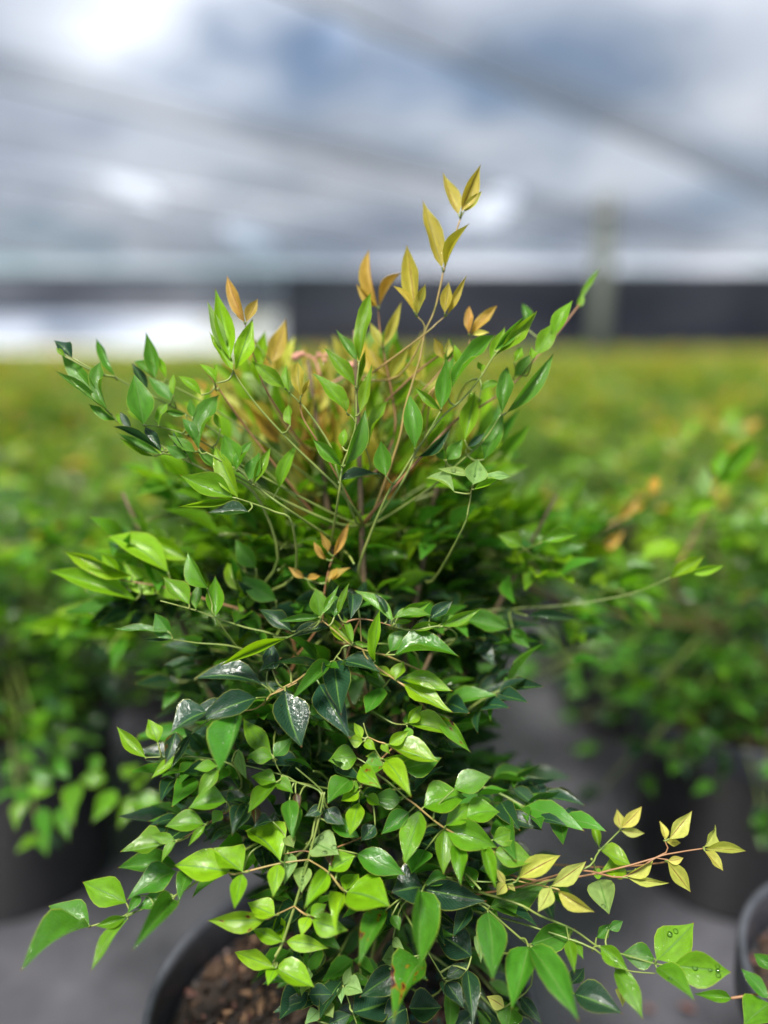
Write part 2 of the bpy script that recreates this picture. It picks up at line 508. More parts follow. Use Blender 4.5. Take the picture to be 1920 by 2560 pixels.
highlight_holes = []  # blurred round highlights, shaped as stretched openings in the cloth
for (dx_, dy_, r) in ((730, 80, 42), (290, 415, 40), (540, 512, 40), (1065, 450, 46), (985, 480, 24)):
    s = 1920 / 1659
    c = roof_point(dx_ * s, dy_ * s)
    a = roof_point((dx_ + r) * s, dy_ * s)
    b = roof_point(dx_ * s, (dy_ - r) * s)
    highlight_holes.append((c.x, c.y, abs(a.x - c.x), abs(b.y - c.y)))

roof_specs = [(-1.0, 3.4, 0.44), (-4.75, -1.3, 0.36), (-8.05, -4.15, 0.52), (-11.5, -7.45, 0.46), (-15.3, -11.75, 0.48), (-19.4, -15.25, 0.44), (-24.0, -19.35, 0.40),
              (3.0, 7.2, 0.46), (6.9, 11.2, 0.46), (10.8, 16.0, 0.46)]
Y_BACK = 24.6
for i, (u0, u1, of) in enumerate(roof_specs):
    vv, ff = [], []
    nu, ns = 5, 44
    for a in range(nu):
        u = u0 + (u1 - u0) * a / (nu - 1)
        smin = (-9 + 0.682 * u) / 0.731
        smax = (Y_BACK + 0.682 * u) / 0.731
        for b in range(ns):
            s = smin + (smax - smin) * b / (ns - 1)
            P = SD * s + SN * u
            sag = -0.10 * math.sin(PI * a / (nu - 1)) * (0.6 + 0.4 * math.sin(s * 0.9 + i)) + 0.02 * i % 0.05
            vv.append((P.x, P.y, ROOF + sag + 0.015 * (i % 2)))
    for a in range(nu - 1):
        for b in range(ns - 1):
            ff.append((a * ns + b, (a + 1) * ns + b, (a + 1) * ns + b + 1, a * ns + b + 1))
    o = mesh_obj('shade_cloth_strip', vv, ff, cloth_mat('roof_shade_cloth_%d' % i, of * .3 + .68, (0.10, 0.115, 0.14), 0.05, 0.22, highlight_holes))
    tag(o, 'long strip of pale grey shade cloth stretched overhead as the roof', 'shade cloth', 'strips of roof shade cloth')

for i, u in enumerate((-1.15, -4.4, -7.7, -11.7, -15.2, -19.2)):
    s0 = (-8 + 0.682 * u) / 0.731; s1 = (Y_BACK - 0.2 + 0.682 * u) / 0.731
    a, b = SD * s0 + SN * u, SD * s1 + SN * u
    o = tube('roof_tube', [(a.x, a.y, ROOF - 0.16), (b.x, b.y, ROOF - 0.16)], [0.02, 0.02], M_STEEL, sides=10)
    tag(o, 'thin galvanised tube carrying the overhead shade cloth seams', 'roof tube', 'tubes under the roof cloth')


# back wall of dark netting, open below on the left
M_WALL = cloth_mat('dark_wall_netting', 0.04, (0.012, 0.013, 0.019), 0.02, 0.25)
M_WALL2 = cloth_mat('grey_wall_netting', 0.14, (0.02, 0.023, 0.034), 0.05, 0.25)


def wall(name, x0, x1, z0, z1, y, mat, label):
    nx = 30
    vv, ff = [], []
    for a in range(nx):
        x = x0 + (x1 - x0) * a / (nx - 1)
        for b in range(6):
            z = z0 + (z1 - z0) * b / 5
            vv.append((x, y + 0.06 * math.sin(x * 2.1) * math.sin(PI * b / 5), z))
    for a in range(nx - 1):
        for b in range(5):
            ff.append((a * 6 + b, (a + 1) * 6 + b, (a + 1) * 6 + b + 1, a * 6 + b + 1))
    o = mesh_obj(name, vv, ff, mat)
    tag(o, label, 'netting wall')
    return o


xl = (620 - 830) / 1639 * 25
wall('netting_wall', xl, 26, 0.0, ROOF - 0.25, 24.4, M_WALL, 'dark netting wall reaching the ground behind the rows of pots')
wall('netting_wall', -26, xl - 0.03, 1.62, ROOF - 0.25, 24.42, M_WALL2, 'short netting wall hung above the bright opening')
for (x, y0, y1, lab) in ((-26, -9, 24.3, 'long netting side wall meeting the wall with the bright opening'),
                         (26, -9, 24.3, 'long netting side wall meeting the wall that reaches the ground')):
    vv = [(x, y0, 0), (x, y1, 0), (x, y1, ROOF - 0.2), (x, y0, ROOF - 0.2)]
    o = mesh_obj('netting_wall', vv, [(0, 1, 2, 3)], M_WALL2)
    tag(o, lab, 'netting wall')


def post(px, dist, r, label):
    base = at(px, 900, dist)
    e = empty('support_post', (base.x, base.y, 0))
    v, f = lathe_geo([(0.0, 0), (r, 0), (r * 0.97, 1.0), (r * 0.94, ROOF - 0.2), (0, ROOF - 0.2)], 18)
    mesh_obj('pole', v, f, M_POST, e)
    v, f = lathe_geo([(r * 1.02, ROOF - 0.5), (r * 1.25, ROOF - 0.48), (r * 1.25, ROOF - 0.4), (r * 1.02, ROOF - 0.38)], 18)
    mesh_obj('collar', v, f, M_STEEL, e)
    tag(e, label, 'post')


post(1290 * 1.1573, 12.5, 0.16, 'grey green post holding up the shade roof beside open rows')

# ------------------------------------------------------------------ pots
pot_top, pot_h = 0.14, 0.25
prof_body = [(0.0, 0.004), (0.108, 0.004), (0.113, 0.0), (0.116, 0.01), (0.131, 0.205), (0.1318, 0.206), (0.1318, 0.214), (0.128, 0.212), (0.112, 0.03), (0.0, 0.03)]
prof_rim = [(0.1335, 0.206), (0.1385, 0.207), (0.1405, 0.212), (0.1415, 0.245), (0.1405, 0.2495), (0.1375, 0.251), (0.1345, 0.2495), (0.1335, 0.244), (0.1325, 0.21), (0.1335, 0.206)]
v, f = lathe_geo(prof_body, 56); tmp = mesh_obj('pot_body', v, f, M_POT); ME_BODY = tmp.data; bpy.data.objects.remove(tmp)
v, f = lathe_geo(prof_rim, 72); tmp = mesh_obj('rim', v, f, M_RIM); ME_RIM = tmp.data; bpy.data.objects.remove(tmp)
# soil: bumpy disc
sv, sf = [], []
RS, SEG = 22, 60
sv.append((0, 0, 0.222))
for r_ in range(1, RS + 1):
    for k in range(SEG):
        a = 2 * PI * k / SEG
        r = 0.1315 * r_ / RS
        z = 0.212 + 0.010 * (1 - (r / 0.1315) ** 2) + random.uniform(-0.003, 0.003) * (1 if r_ < RS else 0.2)
        sv.append((r * math.cos(a), r * math.sin(a), z))
for k in range(SEG):
    sf.append((0, 1 + k, 1 + (k + 1) % SEG))
for r_ in range(RS - 1):
    for k in range(SEG):
        a0 = 1 + r_ * SEG; a1 = a0 + SEG
        sf.append((a0 + k, a1 + k, a1 + (k + 1) % SEG, a0 + (k + 1) % SEG))
tmp = mesh_obj('potting_soil', sv, sf, M_SOIL); ME_SOIL = tmp.data; bpy.data.objects.remove(tmp)

# bark chips
CHIP_ME = []
for k in range(12):
    lx, ly, lz = random.uniform(.006, .014), random.uniform(.003, .007), random.uniform(.0015, .0035)
    pts = []
    for ring, zz_ in ((0.85, -1), (1.0, 0), (0.8, 1)):
        for j in range(7):
            a = 2 * PI * j / 7
            rr = ring * (1 + 0.28 * math.sin(3.1 * j + k * 2.3)) * random.uniform(.85, 1.1)
            pts.append((lx * rr * math.cos(a), ly * rr * math.sin(a), lz * zz_ * random.uniform(.7, 1.2)))
    fs = [tuple(range(6, -1, -1)), tuple(range(14, 21))]
    for q in range(2):
        for j in range(7):
            j2 = (j + 1) % 7
            fs.append((q * 7 + j, q * 7 + j2, q * 7 + 7 + j2, q * 7 + 7 + j))
    me = bpy.data.meshes.new('bark_chip'); me.from_pydata(pts, [], fs); me.update()
    me.materials.append(CHIPS[(0, 1, 1, 1, 0, 3, 1, 2, 1, 1, 0, 1)[k]])
    CHIP_ME.append(me)

# fertiliser granules joined as one
def granule_mesh(n, cx, cy, spread, seed):
    rg = random.Random(seed)
    ico_v = [(0, 0, 1)] + [(math.cos(k * 2 * PI / 5) * .894, math.sin(k * 2 * PI / 5) * .894, .447) for k in range(5)] + \
            [(math.cos((k + .5) * 2 * PI / 5) * .894, math.sin((k + .5) * 2 * PI / 5) * .894, -.447) for k in range(5)] + [(0, 0, -1)]
    ico_f = [(0, 1 + k, 1 + (k + 1) % 5) for k in range(5)] + [(1 + k, 6 + k, 1 + (k + 1) % 5) for k in range(5)] + \
            [(1 + (k + 1) % 5, 6 + k, 6 + (k + 1) % 5) for k in range(5)] + [(11, 6 + (k + 1) % 5, 6 + k) for k in range(5)]
    V, F = [], []
    for _ in range(n):
        x, y = cx + rg.gauss(0, spread), cy + rg.gauss(0, spread)
        if x * x + y * y > 0.126 ** 2:
            continue
        r = rg.uniform(.0016, .0023)
        z = 0.222 - 0.010 * (x * x + y * y) / 0.0173 + rg.uniform(0.0005, .0035)
        b = len(V)
        V += [(x + a * r, y + b_ * r, z + c * r) for a, b_, c in ico_v]
        F += [tuple(b + q for q in t_) for t_ in ico_f]
    me = bpy.data.meshes.new('fertiliser_granules'); me.from_pydata(V, [], F); me.update()
    me.polygons.foreach_set('use_smooth', [True] * len(me.polygons))
    me.materials.append(M_GRAN)
    return me


def crumb_mesh(n, seed):
    rg = random.Random(seed)
    V, F = [], []
    for _ in range(n):
        r = 0.129 * math.sqrt(rg.random()); a = rg.uniform(0, 2 * PI)
        x, y, z = r * math.cos(a), r * math.sin(a), 0.2225 - 0.010 * (r / 0.1315) ** 2
        l, w, h, th = rg.uniform(.0015, .006), rg.uniform(.001, .0025), rg.uniform(.0008, .002), rg.uniform(0, PI)
        tl = rg.uniform(-.6, .6)
        b = len(V)
        for sx in (-1, 1):
            for sy in (-1, 1):
                for sz in (-1, 1):
                    px, py = sx * l * rg.uniform(.7, 1), sy * w * rg.uniform(.6, 1)
                    V.append((x + px * math.cos(th) - py * math.sin(th), y + px * math.sin(th) + py * math.cos(th), z + sz * h + px * tl + .001))
        F += [tuple(b + q for q in t_) for t_ in ((0, 1, 3, 2), (4, 6, 7, 5), (0, 4, 5, 1), (2, 3, 7, 6), (0, 2, 6, 4), (1, 5, 7, 3))]
    me = bpy.data.meshes.new('bark_crumbs'); me.from_pydata(V, [], F); me.update()
    for m_ in CHIPS:
        me.materials.append(m_)
    mi = []
    for k in range(n):
        mi += [rg.choice((0, 1, 1, 1, 1, 2, 0, 3))] * 6
    me.polygons.foreach_set('material_index', mi)
    return me


ME_CRUMB = crumb_mesh(1500, 5)


def make_pot(x, y, rz, label, group=None, chips=0, gran=None, seed=1):
    e = empty('nursery_pot', (x, y, 0.001), rz)
    link_obj('pot_body', ME_BODY, e)
    link_obj('rim', ME_RIM, e)
    s_ = link_obj('potting_soil', ME_SOIL, e)
    rg = random.Random(seed)
    if chips:
        cr = link_obj('bark_crumbs', ME_CRUMB, s_); cr['kind'] = 'stuff'
    for k in range(chips):
        c_ = link_obj('bark_chip', CHIP_ME[rg.randrange(12)], s_)
        r = 0.122 * math.sqrt(rg.random()); a = rg.uniform(0, 2 * PI)
        c_.location = (r * math.cos(a), r * math.sin(a), 0.2245 - 0.010 * (r / 0.1315) ** 2 + rg.uniform(0, .004))
        c_.rotation_euler = (rg.uniform(-.5, .5), rg.uniform(-.5, .5), rg.uniform(0, 6.28))
        sc = rg.uniform(.35, 1.15)
        c_.scale = (sc, sc, sc)
    if gran:
        g_ = link_obj('fertiliser_granules', gran, s_); g_['kind'] = 'stuff'
    tag(e, label, 'pot', group)
    return e


# ------------------------------------------------------------------ leaf meshes
OUT_T = (0.0, .04, .12, .24, .37, .50, .63, .76, .87, .95, 1.0)
OUT_W = (0.02, .17, .50, .86, 1.0, .94, .74, .47, .23, .08, .0)


def leaf_template(rows, cols, fold, bow, sickle, wave, twist=0.0):
    V, UV, F = [], [], []
    for i in range(rows + 1):
        t = OUT_T[i] if rows == 10 else i / rows
        w = max(float(np.interp(t, OUT_T, OUT_W)), 0.012) * 0.5
        for j in range(cols + 1):
            x = -1 + 2 * j / cols
            xx = x * w
            z = fold * abs(xx) * (1 - 0.25 * t) + bow * 4 * t * (1 - t) * 0.25
            z += wave * math.sin(7.0 * t + (2 if x < 0 else 0)) * x * x * w * 2
            z += twist * xx * (t - 0.4)
            V.append((xx + sickle * math.sin(PI * t), t, z))
            UV.append((0.5 + 0.5 * x, t))
    for i in range(rows):
        for j in range(cols):
            a = i * (cols + 1) + j
            F.append((a, a + 1, a + cols + 2, a + cols + 1))
    return V, UV, F


def template_mesh(name, tpl, mat):
    V, UV, F = tpl
    me = bpy.data.meshes.new(name)
    me.from_pydata(V, [], F)
    uvl = me.uv_layers.new(name='UVMap')
    for lp in me.loops:
        uvl.data[lp.index].uv = UV[lp.vertex_index]
    me.polygons.foreach_set('use_smooth', [True] * len(me.polygons))
    me.materials.append(mat)
    me.update()
    return me


VARS = []
for k in range(14):
    rg = random.Random(100 + k)
    VARS.append(leaf_template(10, 4, rg.choice((0.15, 0.3, 0.45, 0.6)), rg.choice((-0.30, -0.12, 0.12, 0.28, 0.4)), rg.uniform(-.05, .05), rg.uniform(-.14, .14), rg.uniform(-.5, .5)))
LEAF_ME = [template_mesh('leaf', v_, M_LEAF) for v_ in VARS]
SPOT_ME = [template_mesh('leaf_blighted', v_, M_SPOT) for v_ in VARS[:6]]
LOW = [leaf_template(5, 2, f_, b_, s_, 0.0) for f_, b_, s_ in ((.3, .25, .03), (.5, -.2, -.03), (.15, .35, .0), (.4, .1, .05))]
TINY = [leaf_template(2, 2, .35, .2, 0, 0)]

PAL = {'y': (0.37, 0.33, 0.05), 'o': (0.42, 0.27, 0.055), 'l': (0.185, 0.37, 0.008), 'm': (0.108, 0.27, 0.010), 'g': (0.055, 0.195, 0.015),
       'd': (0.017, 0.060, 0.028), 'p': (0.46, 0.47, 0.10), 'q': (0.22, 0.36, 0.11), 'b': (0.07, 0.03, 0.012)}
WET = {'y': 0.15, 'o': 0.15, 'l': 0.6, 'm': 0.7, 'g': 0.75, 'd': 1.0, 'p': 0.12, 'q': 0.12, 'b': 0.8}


def vary(c, rg, amt=0.18):
    k = 1 + rg.uniform(-amt, amt)
    return (c[0] * k * (1 + rg.uniform(-.12, .12)), c[1] * k, c[2] * k * (1 + rg.uniform(-.2, .2)))


class Leaf:
    __slots__ = ('b', 'a', 'n', 'l', 'w', 'c', 'wet', 'spot', 'drops')

    def __init__(self, b, a, n, l, w, c, wet, spot=False, drops=0):
        self.b, self.a, self.n, self.l, self.w, self.c, self.wet, self.spot, self.drops = b, a, n, l, w, c, wet, spot, drops

    def basis(self):
        a = self.a.normalized()
        n = (self.n - a * self.n.dot(a))
        if n.length < 1e-5:
            n = a.orthogonal()
        n.normalize()
        return a.cross(n), a, n


def leaf_object(lf, parent, rg, origin):
    me = SPOT_ME[rg.randrange(len(SPOT_ME))] if lf.spot else LEAF_ME[rg.randrange(len(LEAF_ME))]
    o = link_obj('leaf', me, parent)
    h, a, n = lf.basis()
    b = lf.b - origin
    o.matrix_local = Matrix(((h.x * lf.w, a.x * lf.l, n.x * lf.l, b.x), (h.y * lf.w, a.y * lf.l, n.y * lf.l, b.y), (h.z * lf.w, a.z * lf.l, n.z * lf.l, b.z), (0, 0, 0, 1)))
    o.color = (*lf.c, lf.wet)
    return o


def mass_mesh(name, leaves, tpls, rg, origin=Vector((0, 0, 0))):
    """many small leaves joined into one mesh with a colour attribute"""
    Vs, Fs, Us, Cs = [], [], [], []
    base = 0
    tp = [(np.array(v_), np.array(u_), np.array(f_)) for v_, u_, f_ in tpls]
    for lf in leaves:
        V, U, F = tp[rg.randrange(len(tp))]
        h, a, n = lf.basis()
        B = np.array(((h.x, h.y, h.z), (a.x, a.y, a.z), (n.x, n.y, n.z))) * np.array(((lf.w,), (lf.l,), (lf.l,)))
        b = lf.b - origin
        Vs.append(V @ B + np.array((b.x, b.y, b.z)))
        Fs.append(F + base)
        Us.append(U[F].reshape(-1, 2))
        Cs.append(np.tile(np.array((*lf.c, lf.wet)), (len(V), 1)))
        base += len(V)
    V = np.concatenate(Vs); F = np.concatenate(Fs); U = np.concatenate(Us); Cc = np.concatenate(Cs)
    me = bpy.data.meshes.new(name)
    me.vertices.add(len(V)); me.vertices.foreach_set('co', V.astype(np.float32).ravel())
    me.loops.add(F.size); me.loops.foreach_set('vertex_index', F.astype(np.int32).ravel())
    me.polygons.add(len(F))
    me.polygons.foreach_set('loop_start', np.arange(0, F.size, 4, dtype=np.int32))
    me.update(calc_edges=True)
    me.polygons.foreach_set('use_smooth', [True] * len(F))
    uvl = me.uv_layers.new(name='UVMap'); uvl.data.foreach_set('uv', U.astype(np.float32).ravel())
    at_ = me.color_attributes.new('col', 'FLOAT_COLOR', 'POINT'); at_.data.foreach_set('color', Cc.astype(np.float32).ravel())
    me.materials.append(M_MASS)
    me.validate()
    return me


# ------------------------------------------------------------------ the foremost shrub, leaf by leaf
TILES = {'T': (860, 400, .27119), 'A': (120, 680, .30139), 'B': (500, 680, .30139), 'C': (960, 680, .32550), 'D': (250, 1300, .30139), 'E': (650, 1380, .33153),
         'F': (40, 1800, .31344), 'G': (440, 1960, .33755), 'H': (560, 1760, .33755), 'I': (950, 1900, .33153), 'J': (850, 2160, .33153), 'K': (1350, 1980, .34358),
         'R': (900, 1300, .61483), 'S': (0, 0, 1.0)}
HERO = []          # (Leaf)
STEMS = []         # (points, radius, material)
HR = random.Random(5)


def squeeze(d):
    """keep the leaves of the front of the bush in a shallow shell"""
    if d < .47:
        return .47 - (.47 - d) * .40
    return d - .60 * min(d - .47, .06)



def hero(tile, d, tilt, recs):
    ox, oy, s = TILES[tile]
    for r in recs:
        bx, by, tx, ty, w, c = r[:6]
        opt = r[6] if len(r) > 6 else {}
        bx, by, tx, ty, w = ox + bx * s, oy + by * s, ox + tx * s, oy + ty * s, w * s
        dd = squeeze(d + opt.get('z', 0)) + HR.uniform(-.004, .004)
        a = math.radians(opt.get('a', tilt) + HR.uniform(-14, 14))
        k = dd / FOC
        vx, vy = (tx - bx) * k, -(ty - by) * k
        l2 = math.hypot(vx, vy)
        dz = max(-1.0 * l2, min(1.0 * l2, vy * math.tan(a)))
        b, tpt = at(bx, by, dd), at(tx, ty, dd + dz)
        ax = tpt - b
        n = UPV * math.sin(a) - FWD * math.cos(a)
        axn = ax.normalized()
        n = (n - axn * n.dot(axn)).normalized()
        n = Quaternion(axn, math.radians(opt.get('roll', HR.uniform(-26, 26)))) @ n
        h = axn.cross(n)
        px, py = -vy / l2, vx / l2
        fac = abs(h.dot(RGT) * px + h.dot(UPV) * py)
        width = w * k / max(0.5, fac) * .97
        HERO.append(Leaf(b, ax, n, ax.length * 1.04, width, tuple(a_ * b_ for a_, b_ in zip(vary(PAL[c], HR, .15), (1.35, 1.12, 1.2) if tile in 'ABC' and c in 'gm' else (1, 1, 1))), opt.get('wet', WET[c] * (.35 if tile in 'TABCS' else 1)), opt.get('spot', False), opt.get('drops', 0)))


def stem(tile, d, pts, r=0.0011, mat='g', d2=None):
    ox, oy, s = TILES[tile]
    n = len(pts)
    d = squeeze(d); d2 = None if d2 is None else squeeze(d2)
    P = [at(ox + x * s, oy + y * s, d if d2 is None else d + (d2 - d) * i / (n - 1)) for i, (x, y) in enumerate(pts)]
    STEMS.append((P, r * .72, {'g': M_STEM, 'y': M_STEMY, 'r': M_STEMR}[mat]))


W1 = {'wet': 1.0}
SP = {'spot': True}
# golden sprigs at the very top
hero('T', .53, 4, [(1055, 500, 915, 125, 150, 'y'), (1085, 470, 1255, 55, 150, 'y'), (1105, 480, 1268, 295, 90, 'y'), (903, 985, 733, 390, 190, 'y'), (930, 1010, 1150, 600, 80, 'y'),
                   (660, 1420, 580, 805, 180, 'y'), (640, 1390, 462, 1170, 75, 'y'), (675, 1420, 750, 1150, 105, 'y'), (930, 1410, 965, 1135, 115, 'y'), (955, 1420, 1125, 1070, 75, 'y')])
stem('T', .53, [(1075, 535), (990, 800), (915, 1030), (900, 1110), (830, 1400), (745, 1590), (700, 1830), (620, 2090), (560, 2300), (500, 2600)], .0012, 'y')
stem('T', .53, [(675, 1440), (740, 1590)], .0008, 'y')
stem('T', .53, [(935, 1440), (850, 1510), (750, 1600)], .0008, 'y')
hero('T', .555, 4, [(310, 1360, 237, 840, 135, 'o'), (300, 1350, 120, 1150, 90, 'o'), (325, 1350, 520, 1045, 90, 'o'), (340, 1720, 235, 1490, 90, 'y'), (370, 1715, 525, 1320, 100, 'y'),
                    (430, 2020, 590, 1730, 130, 'y'), (400, 1990, 210, 1720, 90, 'y'), (690, 2030, 545, 1860, 120, 'y'), (390, 1900, 480, 1540, 160, 'm', {'z': .03}), (560, 2000, 650, 1780, 120, 'm', {'z': .03})])
stem('T', .555, [(315, 1375), (330, 1560), (360, 1740), (400, 1950), (440, 2150), (470, 2500)], .0012, 'r')
hero('T', .54, 8, [(1150, 1600, 1155, 1355, 95, 'o'), (1165, 1605, 1405, 1350, 110, 'o'), (1180, 1610, 1335, 1590, 60, 'p'), (920, 1830, 835, 1640, 95, 'y'), (940, 1825, 965, 1650, 70, 'p')])
stem('T', .54, [(1160, 1615), (1140, 1760), (1040, 1880), (930, 2020), (760, 2200)], .0009, 'y')
stem('T', .54, [(930, 1835), (900, 2000), (800, 2200)], .0008, 'y')
# upper middle
hero('B', .53, 6, [(372, 420, 230, 45, 115, 'o'), (385, 415, 475, 230, 100, 'o'), (365, 415, 295, 290, 60, 'o')])
stem('B', .53, [(375, 430), (400, 560), (470, 760), (560, 1000)], .0009, 'r')
hero('B', .50, 10, [(250, 720, 130, 155, 160, 'l'), (290, 810, 430, 405, 150, 'l'), (270, 810, 85, 510, 100, 'l'), (210, 700, 65, 260, 100, 'q', {'z': .012})])
stem('B', .50, [(240, 700), (280, 830), (460, 1090), (740, 1400), (1000, 1650), (1140, 1790)], .0013, 'g', .53)
hero('B', .56, 6, [(590, 760, 705, 405, 150, 'o'), (500, 940, 540, 500, 150, 'l'), (470, 600, 400, 530, 50, 'o')])
stem('B', .56, [(590, 760), (560, 900), (600, 1100)], .0008, 'y')
hero('B', .515, 15, [(700, 960, 440, 745, 130, 'm'), (740, 990, 725, 775, 75, 'm'), (835, 1030, 810, 755, 130, 'y'), (850, 1020, 910, 890, 45, 'y')])
stem('B', .515, [(690, 950), (740, 1000), (880, 1140), (1080, 1440), (1150, 1700)], .0011, 'g')
stem('B', .52, [(835, 1030), (850, 1200), (1000, 1450)], .0008, 'r')
hero('B', .50, 12, [(1320, 740, 1415, 190, 145, 'm'), (1305, 735, 1135, 485, 95, 'g'), (1285, 950, 1035, 640, 115, 'm'), (1325, 1170, 1425, 770, 90, 'm'), (1310, 960, 1370, 650, 60, 'm', {'z': .01}),
                    (1215, 1165, 940, 850, 125, 'm'), (1215, 1160, 1215, 1020, 60, 'm'), (1170, 1605, 945, 1395, 120, 'g'), (1205, 1600, 1365, 1150, 140, 'g'), (1150, 1730, 1510, 1680, 85, 'd', {'a': 60}),
                    (1540, 1690, 1500, 1405, 160, 'g'), (1400, 1430, 1555, 1080, 110, 'm', {'z': .03}), (750, 1270, 735, 1100, 95, 'm'), (1180, 1450, 1200, 1300, 80, 'm'), (655, 1790, 810, 1430, 120, 'm', {'z': .03})])
stem('B', .50, [(1320, 745), (1297, 975), (1293, 1250), (1240, 1450), (1180, 1620), (1150, 1850)], .0011, 'g')
stem('B', .50, [(1220, 1170), (1290, 1250)], .0007)
hero('B', .475, 22, [(315, 1870, 130, 1455, 180, 'm'), (270, 1870, -150, 1690, 210, 'm'), (300, 1890, -160, 1945, 65, 'm'), (400, 1990, 70, 1995, 90, 'd', W1)])
stem('B', .475, [(300, 1875), (450, 1925), (620, 1990), (760, 2080)], .0012, 'g', .50)
hero('B', .49, 18, [(300, 1610, 200, 1355, 180, 'g'), (300, 1640, 430, 1405, 105, 'g'), (405, 1725, 490, 1500, 145, 'g'), (440, 1760, 580, 1465, 90, 'm')])
stem('B', .49, [(60, 1500), (320, 1650), (430, 1745), (560, 1850), (760, 1990)], .0012, 'g', .51)
# upper left spray
hero('A', .51, 15, [(200, 715, 50, 575, 95, 'd'), (140, 700, 70, 630, 45, 'm'), (425, 1040, 120, 670, 150, 'g'), (480, 1140, 75, 830, 75, 'g'), (490, 1140, 440, 755, 155, 'g'),
                    (555, 860, 405, 560, 90, 'g', {'z': .03}), (790, 1265, 715, 860, 205, 'g'), (790, 1250, 660, 1155, 75, 'm'), (890, 880, 815, 510, 125, 'g', {'z': .03}),
                    (880, 880, 720, 745, 100, 'g', {'z': .03}), (980, 880, 890, 690, 60, 'l', {'z': .03}), (820, 980, 700, 760, 90, 'd', {'z': .035}), (690, 1310, 560, 1180, 80, 'm'), (690, 1290, 600, 1160, 75, 'd', W1),
                    (560, 1230, 345, 1100, 90, 'g'), (950, 1500, 560, 1290, 60, 'd'), (930, 1510, 590, 1340, 80, 'g'), (880, 1530, 600, 1380, 50, 'm'), (940, 1480, 810, 1290, 110, 'd', W1),
                    (1250, 1470, 1415, 1035, 205, 'g', {'z': -.01}), (1225, 1400, 1115, 1220, 95, 'g', {'z': -.01}), (1200, 1200, 1175, 1050, 75, 'g'), (1220, 1490, 1005, 1355, 90, 'g'), (1150, 1540, 985, 1440, 110, 'g'),
                    (1150, 1510, 1045, 1320, 70, 'd'), (920, 1270, 995, 1095, 100, 'm'), (1040, 1070, 830, 870, 110, 'g', {'z': .02}), (1040, 1020, 1045, 850, 65, 'm', {'z': .02}), (1270, 1020, 1080, 870, 80, 'l', {'z': .02}),
                    (1400, 920, 1260, 770, 60, 'l'), (1385, 920, 1400, 760, 50, 'l'), (1140, 1180, 970, 1150, 60, 'g'), (1390, 1630, 1240, 1480, 90, 'g'), (1430, 1300, 1380, 1170, 60, 'm')])
stem('A', .51, [(430, 1050), (490, 1150), (680, 1310), (840, 1380), (1000, 1480), (1300, 1640), (1700, 1820)], .0013, 'g', .53)
stem('A', .53, [(560, 870), (680, 940), (830, 1010), (1000, 1100), (1140, 1180), (1400, 1330), (1700, 1560)], .0012, 'g', .55)
stem('A', .51, [(790, 1270), (930, 1285), (1120, 1340), (1300, 1420), (1600, 1600)], .0009, 'g', .53)
stem('A', .54, [(890, 890), (1060, 960), (1290, 1080), (1580, 1270), (1900, 1500)], .0012, 'g', .56)
stem('A', .52, [(1240, 1440), (1390, 1560), (1650, 1740)], .0012, 'g', .53)
stem('A', .53, [(1290, 800), (1390, 930), (1500, 1090), (1620, 1260), (1850, 1560)], .0012, 'r', .55)
# upper right spray
hero('C', .51, 14, [(490, 940, 845, 500, 130, 'g'), (440, 1050, 475, 675, 130, 'g'), (430, 1060, 240, 890, 70, 'm'), (490, 790, 510, 510, 90, 'g', {'z': .02}), (570, 720, 540, 560, 70, 'm', {'z': .02}),
                    (880, 620, 1165, 310, 110, 'm', {'z': .01}), (850, 600, 1080, 340, 85, 'g', {'z': .012}), (820, 670, 925, 430, 110, 'm'), (1295, 510, 1445, 230, 110, 'm', {'z': .02}), (1170, 640, 1335, 360, 130, 'm', {'z': .01}),
                    (1140, 670, 1130, 580, 60, 'l'), (1490, 270, 1530, 170, 60, 'm', {'z': .05}), (1500, 250, 1650, -20, 45, 'm', {'z': .06}), (940, 1080, 1290, 640, 120, 'g', {'z': .015}), (905, 1080, 945, 740, 140, 'g'),
                    (770, 1440, 915, 1100, 150, 'g', {'z': .025}), (620, 1290, 695, 930, 150, 'm', {'z': .01}), (235, 1350, 195, 950, 155, 'g', {'z': -.01}), (740, 910, 880, 850, 80, 'm'), (690, 1080, 660, 920, 110, 'l', {'z': .03}),
                    (1000, 800, 1120, 640, 110, 'g', {'z': .03}), (1000, 690, 1055, 580, 70, 'l', {'z': .03}), (260, 1420, 500, 1210, 75, 'd', {'z': .005}), (640, 1340, 770, 1240, 60, 'd', {'z': .02}), (480, 1440, 600, 1290, 120, 'g'),
                    (460, 1440, 400, 1340, 80, 'g'), (1080, 420, 1060, 250, 80, 'g', {'z': .06}), (750, 770, 720, 690, 60, 'l')])
stem('C', .51, [(880, 600), (820, 680), (740, 810), (620, 960), (430, 1130), (250, 1380), (150, 1600)], .0012, 'g', .52)
stem('C', .56, [(1500, 250), (1300, 510), (1150, 680), (990, 860), (730, 1040), (590, 1110), (470, 1220), (250, 1460)], .0013, 'r', .53)
stem('C', .515, [(900, 1090), (760, 1300), (560, 1480), (380, 1640)], .001, 'g', .54)
stem('C', .51, [(440, 1060), (330, 1250), (240, 1380), (130, 1560), (20, 1720)], .0012, 'g', .52)
stem('C', .51, [(730, 1000), (738, 830)], .0008)
stem('C', .54, [(230, 970), (400, 800), (550, 600)], .0009, 'r')
hero('C', .475, 30, [(650, 1560, 420, 1510, 75, 'q', {'drops': 1, 'a': 50}), (685, 1630, 720, 1440, 190, 'q', {'drops': 2, 'a': 20}), (700, 1620, 975, 1580, 80, 'q', {'a': 50, 'drops': 1}), (540, 1690, 330, 1590, 80, 'q', {'a': 50}), (690, 1670, 870, 1590, 60, 'l')])
